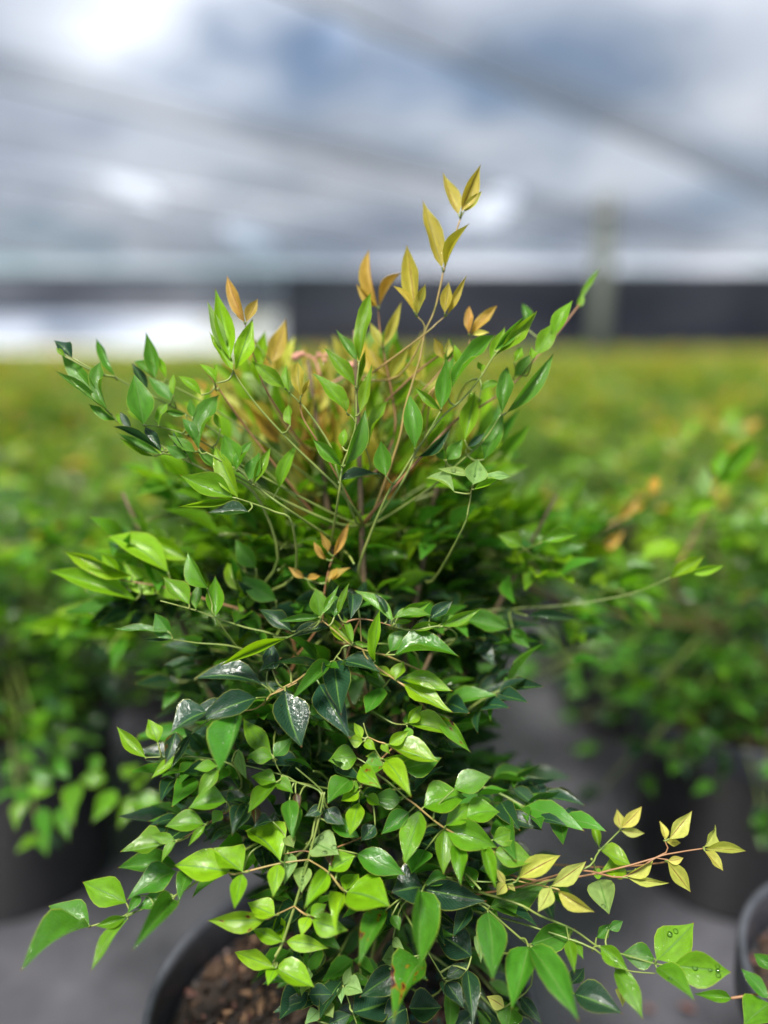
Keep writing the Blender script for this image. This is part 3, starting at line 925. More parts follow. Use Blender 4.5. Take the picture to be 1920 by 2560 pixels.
stem('C', .475, [(685, 1620), (670, 1680), (655, 1780), (600, 1980)], .001, 'g', .50)
# middle left
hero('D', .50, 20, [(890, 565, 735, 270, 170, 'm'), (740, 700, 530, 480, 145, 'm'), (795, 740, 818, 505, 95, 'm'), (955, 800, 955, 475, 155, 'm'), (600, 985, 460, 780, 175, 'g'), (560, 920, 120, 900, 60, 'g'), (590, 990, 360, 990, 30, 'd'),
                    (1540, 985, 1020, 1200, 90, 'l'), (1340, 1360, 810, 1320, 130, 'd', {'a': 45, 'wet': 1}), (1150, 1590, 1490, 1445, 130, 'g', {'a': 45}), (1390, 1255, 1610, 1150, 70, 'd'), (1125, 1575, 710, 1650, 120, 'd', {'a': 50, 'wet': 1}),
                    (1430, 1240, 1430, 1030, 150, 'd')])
stem('D', .50, [(500, 670), (795, 750), (955, 810), (1200, 890), (1500, 980)], .001, 'g', .53)
stem('D', .50, [(890, 570), (930, 700), (960, 810)], .0007)
stem('D', .50, [(600, 990), (800, 1020), (1150, 1060)], .0009, 'g', .53)
stem('D', .49, [(1140, 1580), (1300, 1560), (1450, 1430), (1620, 1340), (1800, 1250)], .001, 'y', .51)
hero('S', .55, 18, [(330, 1440, 165, 1380, 50, 'l'), (300, 1440, 255, 1385, 45, 'l'), (340, 1500, 130, 1430, 50, 'l'), (420, 1430, 275, 1345, 60, 'l'), (385, 1485, 310, 1410, 60, 'l'), (470, 1400, 330, 1330, 50, 'l'), (440, 1500, 380, 1420, 50, 'l'),
                    (610, 1480, 570, 1410, 50, 'l'), (640, 1420, 590, 1350, 50, 'g'), (690, 1500, 600, 1440, 55, 'g'), (600, 1530, 640, 1440, 45, 'l')])
stem('S', .55, [(300, 1450), (420, 1470), (520, 1500), (700, 1560)], .0012, 'r', .56)
hero('S', .54, 10, [(760, 1445, 722, 1418, 20, 'o'), (768, 1446, 800, 1440, 18, 'o'), (822, 1456, 845, 1420, 22, 'o'), (828, 1452, 875, 1420, 18, 'o'), (815, 1398, 785, 1355, 20, 'o'), (835, 1388, 872, 1308, 22, 'o'), (820, 1380, 800, 1330, 18, 'o')])
stem('S', .54, [(838, 1380), (820, 1430), (808, 1500), (800, 1560)], .0009, 'r')
# middle
hero('E', .485, 30, [(450, 485, 420, 280, 150, 'm', {'a': 15}), (470, 470, 590, 255, 55, 'm'), (590, 470, 670, 240, 60, 'm'), (560, 490, 545, 320, 120, 'g', {'z': .01}), (440, 490, 130, 520, 60, 'g'), (690, 685, 490, 465, 100, 'l'),
                    (700, 680, 630, 475, 60, 'm'), (705, 680, 845, 715, 45, 'm'), (870, 820, 905, 445, 100, 'l', {'a': 5, 'z': -.01}), (1005, 530, 720, 295, 95, 'm'), (960, 470, 865, 315, 50, 'd'), (1040, 490, 1280, 380, 105, 'm'),
                    (1010, 500, 1285, 480, 75, 'm'), (1020, 540, 1150, 520, 40, 'l'), (1280, 500, 1445, 375, 110, 'd'), (1380, 560, 1660, 430, 90, 'm'), (1370, 540, 1480, 480, 40, 'm'), (1130, 590, 1370, 545, 70, 'm'),
                    (980, 750, 1130, 590, 125, 'g', W1), (1020, 775, 1485, 790, 150, 'g', {'wet': 1, 'a': 50}), (1020, 960, 1080, 830, 110, 'l'), (880, 860, 1020, 950, 60, 'l'), (1050, 965, 1435, 1045, 100, 'l', {'a': 45}),
                    (1080, 990, 1440, 1200, 110, 'l', {'a': 45, 'wet': .8}), (1110, 1290, 1220, 1150, 95, 'l'), (1120, 1300, 1455, 1380, 130, 'l', {'a': 40}), (1110, 1320, 1130, 1430, 80, 'm'), (1350, 1230, 1580, 1500, 110, 'm', SP)])
stem('E', .487, [(1000, 560), (900, 530), (760, 505), (640, 540)], .0009, 'r')
stem('E', .487, [(755, 505), (775, 740), (860, 850), (1030, 970), (1110, 1030)], .0011, 'y')
stem('E', .487, [(460, 510), (560, 590), (690, 700), (860, 760), (960, 785)], .001, 'y')
stem('E', .487, [(1000, 560), (1150, 590), (1380, 560)], .0009, 'g')
stem('E', .49, [(755, 505), (700, 640), (640, 900)], .0012, 'r', .52)
stem('E', .49, [(1105, 1300), (1000, 1290), (850, 1200)], .0009, 'g', .52)
hero('E', .495, 45, [(560, 830, 610, 1215, 220, 'd', {'a': 50, 'wet': .5}), (530, 830, 235, 1120, 110, 'g', {'z': -.012}), (450, 1000, 670, 1390, 240, 'd', {'z': .012}), (190, 1050, 310, 1455, 250, 'd', {'wet': 1, 'z': -.012}),
                     (620, 820, 900, 905, 120, 'd'), (700, 320, 680, 510, 120, 'd', W1), (930, 1020, 800, 1210, 140, 'g', {'z': .015}), (240, 600, 0, 440, 120, 'd'), (240, 640, 560, 570, 85, 'd', W1), (150, 820, 0, 900, 90, 'd'), (400, 900, 330, 1010, 90, 'd', {'z': .02})])
stem('E', .50, [(280, 985), (150, 1050), (60, 1100)], .0009, 'y')
stem('E', .49, [(550, 830), (600, 760), (690, 700)], .0009)
hero('E', .465, 35, [(770, 1400, 710, 1290, 70, 'l'), (775, 1430, 670, 1410, 105, 'l'), (790, 1430, 870, 1490, 75, 'l'), (970, 1450, 1120, 1350, 95, 'l'), (920, 1440, 980, 1520, 60, 'l'), (980, 1465, 1330, 1575, 120, 'l'), (930, 1560, 1200, 1530, 60, 'l'), (900, 1550, 800, 1540, 60, 'l')])
stem('E', .465, [(780, 1290), (815, 1395), (910, 1560), (960, 1620)], .0009, 'g')
stem('E', .465, [(815, 1395), (890, 1430), (970, 1460)], .0008, 'y')
# lower middle
hero('H', .46, 40, [(1200, 420, 1380, 680, 150, 'l', {'z': -.01}), (1010, 470, 1160, 620, 140, 'l', SP), (1040, 460, 1190, 470, 110, 'm', SP), (1320, 480, 1600, 400, 150, 'g', {'z': .01}), (985, 400, 780, 420, 170, 'm', {'z': .012}),
                    (385, 580, 205, 540, 80, 'm'), (385, 590, 185, 800, 110, 'm'), (390, 580, 510, 660, 90, 'm'), (350, 370, 150, 120, 150, 'm', {'z': .01}), (360, 400, 180, 380, 105, 'm'), (370, 390, 500, 250, 100, 'g'),
                    (110, 340, 165, 550, 90, 'q'), (1000, 650, 870, 715, 90, 'l'), (1000, 730, 935, 965, 140, 'l', {'z': -.012}), (1060, 680, 1150, 750, 80, 'l'), (1000, 620, 920, 620, 60, 'm'), (940, 560, 770, 735, 140, 'g', {'z': .015}),
                    (540, 740, 510, 1000, 140, 'g', {'z': .01}), (740, 780, 890, 890, 110, 'd', W1), (740, 770, 600, 830, 80, 'd', W1), (1310, 710, 1100, 700, 150, 'g'), (1370, 800, 1170, 960, 120, 'g', {'z': .01}),
                    (800, 890, 1000, 990, 110, 'g', {'z': .02}), (1120, 900, 1020, 1010, 110, 'd', W1), (1400, 1070, 1420, 1250, 170, 'g', {'wet': .1, 'z': .01}), (990, 1110, 1330, 1260, 170, 'g', {'z': .0}), (180, 740, 65, 965, 110, 'd', W1), (360, 870, 220, 920, 60, 'd')])
stem('H', .475, [(60, 430), (430, 525), (540, 580), (700, 640), (760, 760)], .001, 'g')
stem('H', .47, [(430, 530), (370, 390)], .0007)
stem('H', .475, [(385, 585), (460, 560), (540, 580)], .0008)
stem('H', .48, [(530, 470), (720, 640), (740, 760), (690, 860)], .0012)
stem('H', .465, [(1000, 640), (1080, 500), (1160, 410)], .0008, 'r')
hero('H', .465, 30, [(230, 770, 228, 885, 72, 'b'), (790, 1085, 795, 1200, 66, 'b', {'z': -.02}), (530, 660, 560, 770, 60, 'b')])
# the lime green frond hanging in front of the pot
hero('G', .43, 45, [(770, 570, 520, 355, 155, 'l'), (400, 655, 0, 605, 170, 'l'), (490, 650, 280, 480, 140, 'l'), (490, 665, 435, 915, 125, 'l'), (760, 590, 720, 830, 130, 'l'), (1130, 640, 1320, 530, 130, 'l'), (1125, 665, 955, 915, 130, 'l'),
                    (1250, 790, 1350, 670, 120, 'l'), (1270, 800, 1575, 905, 195, 'l'), (1250, 810, 1190, 1120, 95, 'l'), (660, 1005, 250, 1010, 150, 'l', {'spot': True}), (730, 970, 535, 880, 110, 'l'), (790, 1160, 755, 975, 110, 'l'),
                    (790, 1165, 570, 1075, 100, 'l'), (815, 1165, 1120, 1215, 110, 'l'), (985, 985, 930, 1125, 100, 'l'), (995, 970, 1110, 890, 100, 'l'), (1010, 1010, 1265, 1080, 150, 'l'),
                    (735, 1365, 445, 1250, 110, 'l'), (735, 1370, 680, 1490, 90, 'l'), (745, 1360, 1015, 1500, 110, 'l')])
stem('G', .445, [(1100, 60), (1060, 250), (980, 560), (880, 900), (795, 1160), (735, 1365)], .0015, 'g', .43)
stem('G', .445, [(1085, 60), (1030, 270), (950, 490)], .0012, 'g')
stem('G', .432, [(980, 560), (760, 590), (490, 655), (400, 660)], .001, 'y')
stem('G', .432, [(980, 560), (1130, 655), (1255, 800)], .001, 'y')
stem('G', .432, [(875, 905), (735, 970), (660, 1000)], .0009, 'y')
stem('G', .432, [(875, 905), (990, 980)], .0009, 'y')
stem('G', .442, [(800, 520), (940, 495), (1040, 515), (1140, 490)], .0007, 'r')
hero('G', .455, 40, [(1000, 430, 1200, 520, 150, 'q', {'drops': 4}), (950, 610, 930, 800, 140, 'q', {'drops': 3}), (820, 390, 870, 470, 90, 'q'), (830, 500, 800, 740, 100, 'q', {'drops': 2}), (1340, 530, 1660, 650, 150, 'g'), (370, 130, 100, 180, 130, 'm'), (340, 200, 270, 290, 90, 'm'),
                    (500, 170, 420, 370, 110, 'd', W1), (840, 120, 860, 400, 130, 'g'), (700, 420, 780, 480, 110, 'l', SP)])
hero('G', .47, 45, [(1240, 1490, 1290, 1355, 70, 'q'), (1250, 1500, 1380, 1545, 100, 'q'), (1230, 1500, 1225, 1625, 65, 'q'), (970, 1480, 980, 1360, 65, 'q'), (985, 1490, 930, 1570, 60, 'q'), (985, 1560, 1160, 1560, 130, 'd', {'wet': .1}),
                    (950, 1540, 770, 1740, 160, 'd', {'wet': .1, 'z': .03}), (1060, 1680, 960, 1778, 80, 'q'), (1085, 1650, 1160, 1730, 80, 'q'), (1310, 1690, 1600, 1600, 190, 'd', {'wet': .15}), (1640, 1390, 1370, 1570, 190, 'd', W1), (1130, 1778, 1290, 1710, 120, 'd')])
stem('G', .475, [(1240, 1500), (1290, 1640), (1340, 1778), (1400, 1950)], .0008)
stem('G', .475, [(980, 1490), (1010, 1610), (960, 1800)], .0007)
# left sprays
hero('F', .45, 32, [(1500, 830, 1200, 850, 130, 'm', {'a': 45}), (1270, 960, 1065, 920, 85, 'm'), (1210, 990, 845, 1050, 120, 'm', {'a': 50}), (1280, 970, 1165, 1130, 60, 'm'), (1510, 840, 1380, 1000, 60, 'm'), (1035, 300, 810, 60, 110, 'l'), (1130, 180, 1055, 0, 110, 'l'),
                    (1275, 100, 1190, 350, 130, 'd', {'spot': True, 'wet': 1}), (1320, 300, 1085, 460, 80, 'l'), (1400, 110, 1240, 380, 75, 'd', W1), (1620, 400, 1455, 610, 120, 'm'), (1600, 370, 1425, 390, 80, 'm')])
stem('F', .452, [(1210, 990), (1290, 965), (1520, 830), (1700, 720)], .0009, 'r', .47)
stem('F', .452, [(1035, 300), (1340, 290), (1550, 310), (1750, 380)], .0009, 'g', .47)
hero('S', .45, 45, [(594, 1788, 548, 1925, 76, 'g', {'wet': 1, 'z': -.005}), (640, 1745, 500, 1800, 60, 'd', W1), (520, 1780, 430, 1830, 55, 'd', W1)])
hero('F', .44, 42, [(580, 1650, 60, 1990, 150, 'g', W1), (585, 1640, 270, 1490, 130, 'g'), (880, 1460, 545, 1300, 180, 'm', {'z': .05, 'wet': .1}), (880, 1570, 640, 1640, 85, 'm'), (890, 1590, 610, 1985, 100, 'm'), (1250, 1430, 935, 1830, 170, 'g', W1),
                    (1280, 1210, 900, 1430, 160, 'g', {'z': .05}), (1230, 1390, 970, 1500, 110, 'g', {'z': .03}), (1380, 1210, 1300, 1450, 120, 'g', {'z': .03}), (990, 1400, 890, 1540, 80, 'g', {'z': .03}), (1300, 1180, 830, 1180, 130, 'g', {'z': .08})])
stem('F', .442, [(580, 1650), (870, 1560), (1250, 1410), (1500, 1250), (1800, 1050)], .0011, 'g', .47)
# right sprays
hero('I', .45, 38, [(300, 380, 190, 770, 190, 'm', W1), (330, 355, 640, 285, 170, 'm'), (560, 220, 830, 130, 150, 'm', {'wet': .9}), (495, 495, 680, 330, 140, 'm'), (490, 520, 870, 655, 210, 'm'), (650, 430, 895, 395, 130, 'm'), (490, 525, 480, 850, 145, 'm', W1),
                    (600, 640, 610, 940, 130, 'm'), (850, 600, 1005, 540, 140, 'm'), (860, 690, 1160, 765, 160, 'm'), (790, 665, 870, 965, 110, 'm', {'wet': .8})])
stem('I', .452, [(200, 290), (270, 340), (490, 515), (790, 660), (870, 700)], .0012, 'y')
stem('I', .46, [(200, 290), (80, 180), (-100, 60)], .0012, 'g', .49)
hero('I', .44, 28, [(1050, 885, 1350, 725, 130, 'p'), (1290, 950, 1545, 770, 120, 'p'), (1290, 965, 1195, 1140, 110, 'p'), (1340, 985, 1610, 1140, 120, 'p'), (945, 930, 880, 820, 60, 'p'), (950, 935, 880, 1020, 80, 'p'), (960, 940, 1020, 990, 35, 'p')])
stem('I', .442, [(950, 940), (1040, 895)], .0007, 'g')
stem('I', .442, [(1000, 900), (1050, 915), (1280, 960), (1340, 985)], .0008, 'y')
stem('I', .444, [(1000, 900), (820, 920), (600, 900)], .0009, 'g', .48)
hero('I', .465, 45, [(320, 960, 95, 1000, 180, 'd'), (330, 970, 785, 1060, 200, 'd', {'wet': .5}), (830, 1110, 1250, 930, 230, 'g', {'z': .01}), (1140, 1385, 1460, 1275, 190, 'g', {'z': -.01, 'wet': .2}), (690, 1480, 410, 1300, 190, 'd', {'z': .02, 'wet': 1}),
                     (1430, 1360, 1530, 1500, 80, 'm'), (340, 680, 240, 850, 160, 'g', {'wet': .1, 'z': .01}), (660, 800, 700, 970, 110, 'g', {'z': .02}), (500, 880, 330, 950, 90, 'g', {'z': .02})])
stem('I', .46, [(740, 1085), (815, 1130), (1130, 1400), (1290, 1460)], .0011, 'g', .45)
stem('I', .462, [(815, 1130), (720, 1060), (560, 950), (320, 960)], .001, 'g', .475)
hero('J', .445, 48, [(615, 210, 600, 770, 230, 'g', {'wet': 1, 'z': -.005}), (340, 350, 150, 750, 150, 'g', {'spot': True, 'wet': 1}), (390, 390, 445, 500, 80, 'g', SP), (620, 735, 410, 1190, 200, 'g', {'spot': True, 'wet': 1, 'z': -.005}), (1115, 365, 1150, 860, 230, 'g', {'wet': 1, 'z': -.01}),
                     (1420, 625, 1300, 1080, 190, 'g', {'wet': .2, 'z': -.015}), (1440, 630, 1789, 1170, 215, 'g', {'wet': .2, 'z': -.015})])
hero('J', .475, 45, [(800, 860, 980, 750, 90, 'd'), (800, 890, 930, 1080, 120, 'd', W1), (770, 880, 790, 990, 30, 'd'), (960, 800, 1000, 1207, 140, 'd'), (520, 1085, 760, 1080, 140, 'd', {'wet': .2}), (500, 1090, 320, 1200, 160, 'd', {'wet': .2}),
                     (1290, 1080, 1250, 1260, 180, 'g'), (1360, 1000, 1520, 1200, 100, 'd', W1), (1240, 1080, 1110, 1000, 100, 'p'), (400, 560, 480, 640, 70, 'q'), (430, 720, 320, 720, 110, 'q'), (1030, 540, 1060, 740, 85, 'q', SP)])
stem('J', .475, [(660, 660), (780, 860), (800, 890)], .0008)
stem('J', .472, [(500, 1090), (520, 1207), (540, 1400)], .0008)
hero('K', .47, 20, [(1190, 400, 1270, 240, 75, 'p'), (1200, 415, 1490, 430, 70, 'p'), (1200, 430, 1330, 570, 85, 'p'), (910, 350, 870, 215, 60, 'p', {'z': .03}), (940, 340, 1100, 145, 110, 'p', {'z': .02}), (920, 360, 1020, 370, 55, 'p', {'z': .03}), (930, 500, 1040, 480, 60, 'p'),
                    (930, 510, 1090, 720, 120, 'p'), (620, 610, 820, 490, 85, 'p'), (640, 625, 930, 660, 60, 'p'), (585, 270, 560, 130, 80, 'p', {'z': .05}), (590, 260, 735, 110, 90, 'p', {'z': .05}), (590, 280, 755, 300, 70, 'p', {'z': .05}),
                    (430, 400, 380, 180, 65, 'l', {'z': .05}), (440, 420, 655, 530, 110, 'l', {'z': .04}), (630, 580, 450, 580, 110, 'l', {'z': .03}), (450, 610, 370, 580, 60, 'l', {'z': .03})])
stem('K', .47, [(1195, 410), (1000, 440), (840, 480), (600, 620), (300, 570), (0, 640), (-200, 700)], .001, 'r', .475)
stem('K', .49, [(910, 355), (840, 480)], .0008, 'r', .472)
stem('K', .472, [(840, 480), (930, 508)], .0007, 'r')
stem('K', .52, [(585, 275), (430, 430), (290, 575)], .0009, 'g', .475)
hero('K', .44, 42, [(850, 1220, 1110, 960, 190, 'm', {'wet': .1, 'drops': 3}), (970, 1260, 1375, 1310, 230, 'm', {'wet': .1, 'drops': 6}), (850, 1280, 1115, 1510, 140, 'm', {'drops': 1}), (830, 1210, 600, 1180, 150, 'g', {'z': .01}), (440, 1120, 635, 1290, 130, 'm', {'drops': 2}), (550, 1290, 740, 1640, 160, 'm', {'wet': .9}),
                    (500, 1000, 600, 940, 70, 'g', {'z': .03}), (410, 1060, 510, 960, 80, 'g', {'z': .03}), (430, 640, 500, 880, 200, 'q', {'z': .06, 'drops': 2}), (250, 1470, 590, 1610, 170, 'd', W1), (215, 1400, 320, 1280, 80, 'd'), (210, 1080, 250, 1310, 90, 'm'), (570, 1430, 600, 1560, 80, 'p', {'z': .03})])
stem('K', .442, [(970, 1265), (840, 1250), (600, 1180), (430, 1130), (240, 1000), (0, 900), (-200, 800)], .0011, 'g', .47)
stem('K', .445, [(840, 1320), (640, 1300), (500, 1240), (300, 1100)], .0008)
# right, behind the upper foliage
hero('R', .56, 25, [(1260, 235, 1395, 150, 60, 'l'), (1330, 215, 1475, 185, 40, 'l'), (680, 390, 880, 400, 40, 'd'), (500, 390, 340, 430, 50, 'm'), (620, 440, 690, 520, 60, 'g'), (470, 490, 545, 590, 60, 'd'), (430, 400, 600, 440, 90, 'g'), (740, 90, 880, 60, 60, 'm'), (660, 110, 560, 60, 70, 'm')])
stem('R', .56, [(1260, 235), (1100, 300), (850, 345), (500, 370), (200, 420)], .0009, 'g', .60)

AX = Vector((-0.03, 0.475, 0.0))
main = empty('leafy_shrub', (AX.x, AX.y, 0.225))
tag(main, 'tall sharp shrub with golden top sprigs and a lime frond hanging over bark chips', 'shrub')
MO = Vector(main.location)

# canes from the pot and the branches that carry the sprays
CANES = []
for k, (x, y, z, r) in enumerate(((-0.055, .56, .70, .0034), (-0.20, .57, .60, .003), (.05, .57, .66, .003), (-0.10, .50, .56, .003), (.04, .49, .52, .003), (-0.02, .53, .72, .003), (.13, .56, .60, .0028), (.10, .47, .40, .0026), (-.14, .46, .42, .0026))):
    b = Vector((AX.x + 0.03 * math.cos(k * 2.4), AX.y + 0.03 * math.sin(k * 2.4), 0.215))
    tpt = Vector((x, y, z))
    m1 = b.lerp(tpt, 0.35) + Vector((0, 0, 0.03)); m2 = b.lerp(tpt, 0.7) + Vector((0, 0, 0.02))
    CANES.append([b, m1, m2, tpt])
    o = tube('cane', [p_ - MO for p_ in (b, m1, m2, tpt)], [r, r * .9, r * .7, r * .4], M_CANE, main, 8)
cane_pts = [c[i].lerp(c[i + 1], t_) for c in CANES for i in range(3) for t_ in (0, .25, .5, .75)]
for P, r, mat in STEMS:
    root = P[-1]
    cands = sorted(cane_pts, key=lambda q: (q - root).length + (0.10 if q.z > root.z - 0.03 else 0))
    j = cands[0]
    mid_ = root.lerp(j, 0.5) + (root - P[-2]).normalized() * min(.02, (j - root).length * .25)
    n = len(P)
    rads = [r * (0.55 + 0.45 * i / (n - 1)) for i in range(n)] + [r * 1.1, r * 1.2]
    tube('stem', [p_ - MO for p_ in P + [mid_, j]], rads, mat, main, 6)
# petioles joining leaves whose base is off the stems
stem_pts = []
for P, r, mat in STEMS:
    for i in range(len(P) - 1):
        for t_ in (0, .2, .4, .6, .8):
            stem_pts.append(P[i].lerp(P[i + 1], t_))
stem_pts += cane_pts
PV, PF = [], []
SPA = np.array([tuple(q) for q in stem_pts])
for lf in HERO:
    dd = np.linalg.norm(SPA - np.array(tuple(lf.b)), axis=1)
    # prefer joining points that lie behind the leaf base
    back = np.array([max(0.0, (q - lf.b).dot(lf.a.normalized())) for q in stem_pts])
    k = int(np.argmin(dd + 1.5 * back))
    if dd[k] > 0.002:
        q = stem_pts[k]
        pm = lf.b.lerp(q, 0.5) - lf.a.normalized() * min(0.012, dd[k] * 0.2)
        v, f = tube_geo([lf.b - MO, pm - MO, q - MO], [.0005, .0006, .0008], 5)
        b0 = len(PV)
        PV += v; PF += [tuple(b0 + i for i in t_) for t_ in f]
o = mesh_obj('leaf_stalks', PV, PF, M_STEM, main); o['kind'] = 'stuff'


# fill: sprays through the inside of the bush
def spray(base, d, length, rg, colf, size, out, npairs=3):
    """a compound leaf: rachis with three-leaflet groups, appended to out; returns rachis points"""
    d = d.normalized()
    side = d.cross(Vector((0, 0, 1)))
    if side.length < 1e-3:
        side = Vector((1, 0, 0))
    side.normalize()
    up = side.cross(d).normalized()
    pts = [base + d * length * t_ - Vector((0, 0, 1)) * 0.25 * length * t_ * t_ for t_ in (0, .25, .5, .75, 1.0)]

    def leaflet(p_, dr, sz):
        n = (up + Vector((rg.gauss(0, .45), rg.gauss(0, .45), rg.gauss(0, .3)))).normalized()
        dr = (dr + Vector((rg.gauss(0, .2), rg.gauss(0, .2), rg.gauss(-.08, .2)))).normalized()
        l = sz * rg.uniform(.75, 1.25)
        c, wet = colf(p_, rg)
        out.append(Leaf(p_, dr * l, n, l, l * rg.uniform(.36, .5), c, wet))
    leaflet(pts[-1], d, size * 1.1)
    leaflet(pts[-1], d * .55 + side * .8, size * .85); leaflet(pts[-1], d * .55 - side * .8, size * .85)
    for i in range(1, npairs + 1):
        t_ = 1 - i / (npairs + 1)
        p_ = base + d * length * t_ - Vector((0, 0, 1)) * 0.25 * length * t_ * t_
        for sg in (-1, 1):
            q = p_ + (side * sg * .9 + d * .45).normalized() * length * .22 * (1.1 - .5 * t_ + .2)
            leaflet(q, side * sg * .8 + d * .6, size)
            leaflet(q, d * .9 + side * sg * .1, size * .8)
            if rg.random() < .7:
                leaflet(q, side * sg - d * .35, size * .75)
    return pts


def pick(*names):
    def f(rg):
        c = rg.choice(names)
        return vary(PAL[c], rg, .25), WET[c] * rg.uniform(.5, 1.2)
    return f


low_c, mid_c, top_c = pick('d', 'd', 'd', 'g', 'g', 'g'), pick('g', 'g', 'm', 'm', 'l'), pick('m', 'l', 'l', 'l', 'y', 'y')  # top mix: young lime and gold, with backlight partly put into the colour


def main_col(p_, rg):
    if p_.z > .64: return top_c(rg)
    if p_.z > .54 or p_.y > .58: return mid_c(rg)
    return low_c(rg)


fill = []
frg = random.Random(23)
FV, FF = [], []


def add_rachis(pts, root):
    v, f = tube_geo([root - MO] + [q - MO for q in pts], [.0011] + [.0008] * len(pts), 5)
    b0 = len(FV)
    FV.extend(v); FF.extend(tuple(b0 + i for i in t_) for t_ in f)


def ok_depth(p_, dmin):
    return (p_ - CAM).dot(FWD) > dmin


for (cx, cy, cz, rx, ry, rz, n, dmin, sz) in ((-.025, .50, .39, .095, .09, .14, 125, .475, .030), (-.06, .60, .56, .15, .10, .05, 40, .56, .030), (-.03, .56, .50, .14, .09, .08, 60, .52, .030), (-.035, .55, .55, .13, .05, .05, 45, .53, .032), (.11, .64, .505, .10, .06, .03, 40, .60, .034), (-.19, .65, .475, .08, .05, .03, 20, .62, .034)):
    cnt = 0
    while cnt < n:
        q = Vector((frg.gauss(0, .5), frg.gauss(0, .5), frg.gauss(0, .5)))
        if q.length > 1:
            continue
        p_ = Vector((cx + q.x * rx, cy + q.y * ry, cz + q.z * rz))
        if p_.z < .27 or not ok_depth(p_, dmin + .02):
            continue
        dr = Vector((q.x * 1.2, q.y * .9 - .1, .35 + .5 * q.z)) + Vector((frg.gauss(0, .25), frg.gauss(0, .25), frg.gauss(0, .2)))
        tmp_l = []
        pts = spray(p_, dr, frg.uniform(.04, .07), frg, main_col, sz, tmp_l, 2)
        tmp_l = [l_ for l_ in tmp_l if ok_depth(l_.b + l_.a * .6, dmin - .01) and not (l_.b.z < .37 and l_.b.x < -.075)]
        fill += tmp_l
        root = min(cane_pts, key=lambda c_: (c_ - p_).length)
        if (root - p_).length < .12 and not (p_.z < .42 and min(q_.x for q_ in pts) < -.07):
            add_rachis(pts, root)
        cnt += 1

# upright feathery shoots filling the crown behind the front sprays
O_ = Vector((-.035, .56, .50))
for k in range(96):
    ang = math.radians(frg.triangular(-60, 58, 0))
    dr = Vector((math.sin(ang), frg.uniform(-.05, .45), math.cos(ang))).normalized()
    r1 = frg.uniform(.125, .20)
    tone = pick('l', 'y', 'l', 'q', 'y', 'p', 'o') if abs(ang) < .6 else pick('m', 'l', 'g', 'l')  # centre shoots young and paler, the backlit look partly painted in
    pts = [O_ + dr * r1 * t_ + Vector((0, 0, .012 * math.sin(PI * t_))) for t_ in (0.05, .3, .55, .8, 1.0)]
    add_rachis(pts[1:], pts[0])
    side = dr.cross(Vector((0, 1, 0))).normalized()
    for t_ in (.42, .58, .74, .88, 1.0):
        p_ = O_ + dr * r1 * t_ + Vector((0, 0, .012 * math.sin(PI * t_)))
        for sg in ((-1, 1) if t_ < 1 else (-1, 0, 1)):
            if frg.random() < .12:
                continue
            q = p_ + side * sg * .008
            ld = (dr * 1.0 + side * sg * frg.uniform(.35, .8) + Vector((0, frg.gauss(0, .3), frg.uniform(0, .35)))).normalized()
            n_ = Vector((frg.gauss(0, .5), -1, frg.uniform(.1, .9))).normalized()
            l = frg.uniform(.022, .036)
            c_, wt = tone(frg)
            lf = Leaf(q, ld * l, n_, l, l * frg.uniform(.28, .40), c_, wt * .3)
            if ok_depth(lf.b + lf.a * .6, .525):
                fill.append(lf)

HERO.sort(key=lambda l_: -l_.l * l_.w)
objs, rest = HERO[:300], HERO[300:]
org = MO
for lf in objs:
    o = leaf_object(lf, main, HR, org)
    if lf.drops:
        h, a, n = lf.basis()
        for q in range(lf.drops):
            me = bpy.data.meshes.get('water_drop')
            if me is None:
                V_, F_ = lathe_geo([(0.02, -.3), (.8, -.25), (1.0, 0), (.85, .35), (.5, .62), (.02, .72)], 14)
                me = bpy.data.meshes.new('water_drop'); me.from_pydata(V_, [], F_); me.update()
                me.polygons.foreach_set('use_smooth', [True] * len(me.polygons)); me.materials.append(M_DROP)
            dr_ = link_obj('water_drop', me, o)
            u_, t_ = HR.uniform(-.28, .28), HR.uniform(.25, .8)
            r = HR.uniform(.0008, .0019)
            # sit the drop on the leaf surface
            vv = o.data.vertices
            best = min(vv, key=lambda v_: (v_.co.x - u_) ** 2 + (v_.co.y - t_) ** 2)
            dr_.location = best.co
            dr_.scale = (r / lf.w, r / lf.l, r / lf.l)
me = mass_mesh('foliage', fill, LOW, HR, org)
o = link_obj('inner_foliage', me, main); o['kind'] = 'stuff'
if rest:
    me = mass_mesh('small_foliage', rest, VARS[:6], HR, org)
    o = link_obj('small_foliage', me, main); o['kind'] = 'stuff'
o = mesh_obj('inner_twigs', FV, FF, M_STEM, main); o['kind'] = 'stuff'


# dry fruit stalk among the top leaves
ox, oy, s = TILES['B']
def bp(x, y, d=.55): return at(ox + x * s, oy + y * s, d) - MO
fs_ = tube('fruit_stalk', [bp(1000, 870), bp(950, 730), bp(870, 690), bp(800, 700)], [.0009, .0009, .0008, .0006], M_PINK, main, 6)
tube('stalklet', [bp(950, 720), bp(1000, 690), bp(1050, 690)], [.0008, .0007, .0006], M_PINK, fs_, 6)
tube('stalklet', [bp(1000, 690), bp(1030, 735)], [.0007, .0006], M_PINK, fs_, 6)
tube('stalklet', [bp(1080, 930), bp(1200, 860), bp(1260, 770)], [.0008, .0008, .0006], M_PINK, fs_, 6)
for (x, y, r) in ((790, 710, .0032), (815, 690, .0026), (850, 680, .0022), (985, 685, .0018), (1035, 735, .0018), (1050, 688, .0018), (1255, 775, .003)):
    v, f = lathe_geo([(.05 * r, -r), (.7 * r, -.7 * r), (r, 0), (.75 * r, .65 * r), (.05 * r, r)], 9)
    b_ = mesh_obj('dry_bud', v, f, M_PINK, fs_); b_.location = bp(x, y)

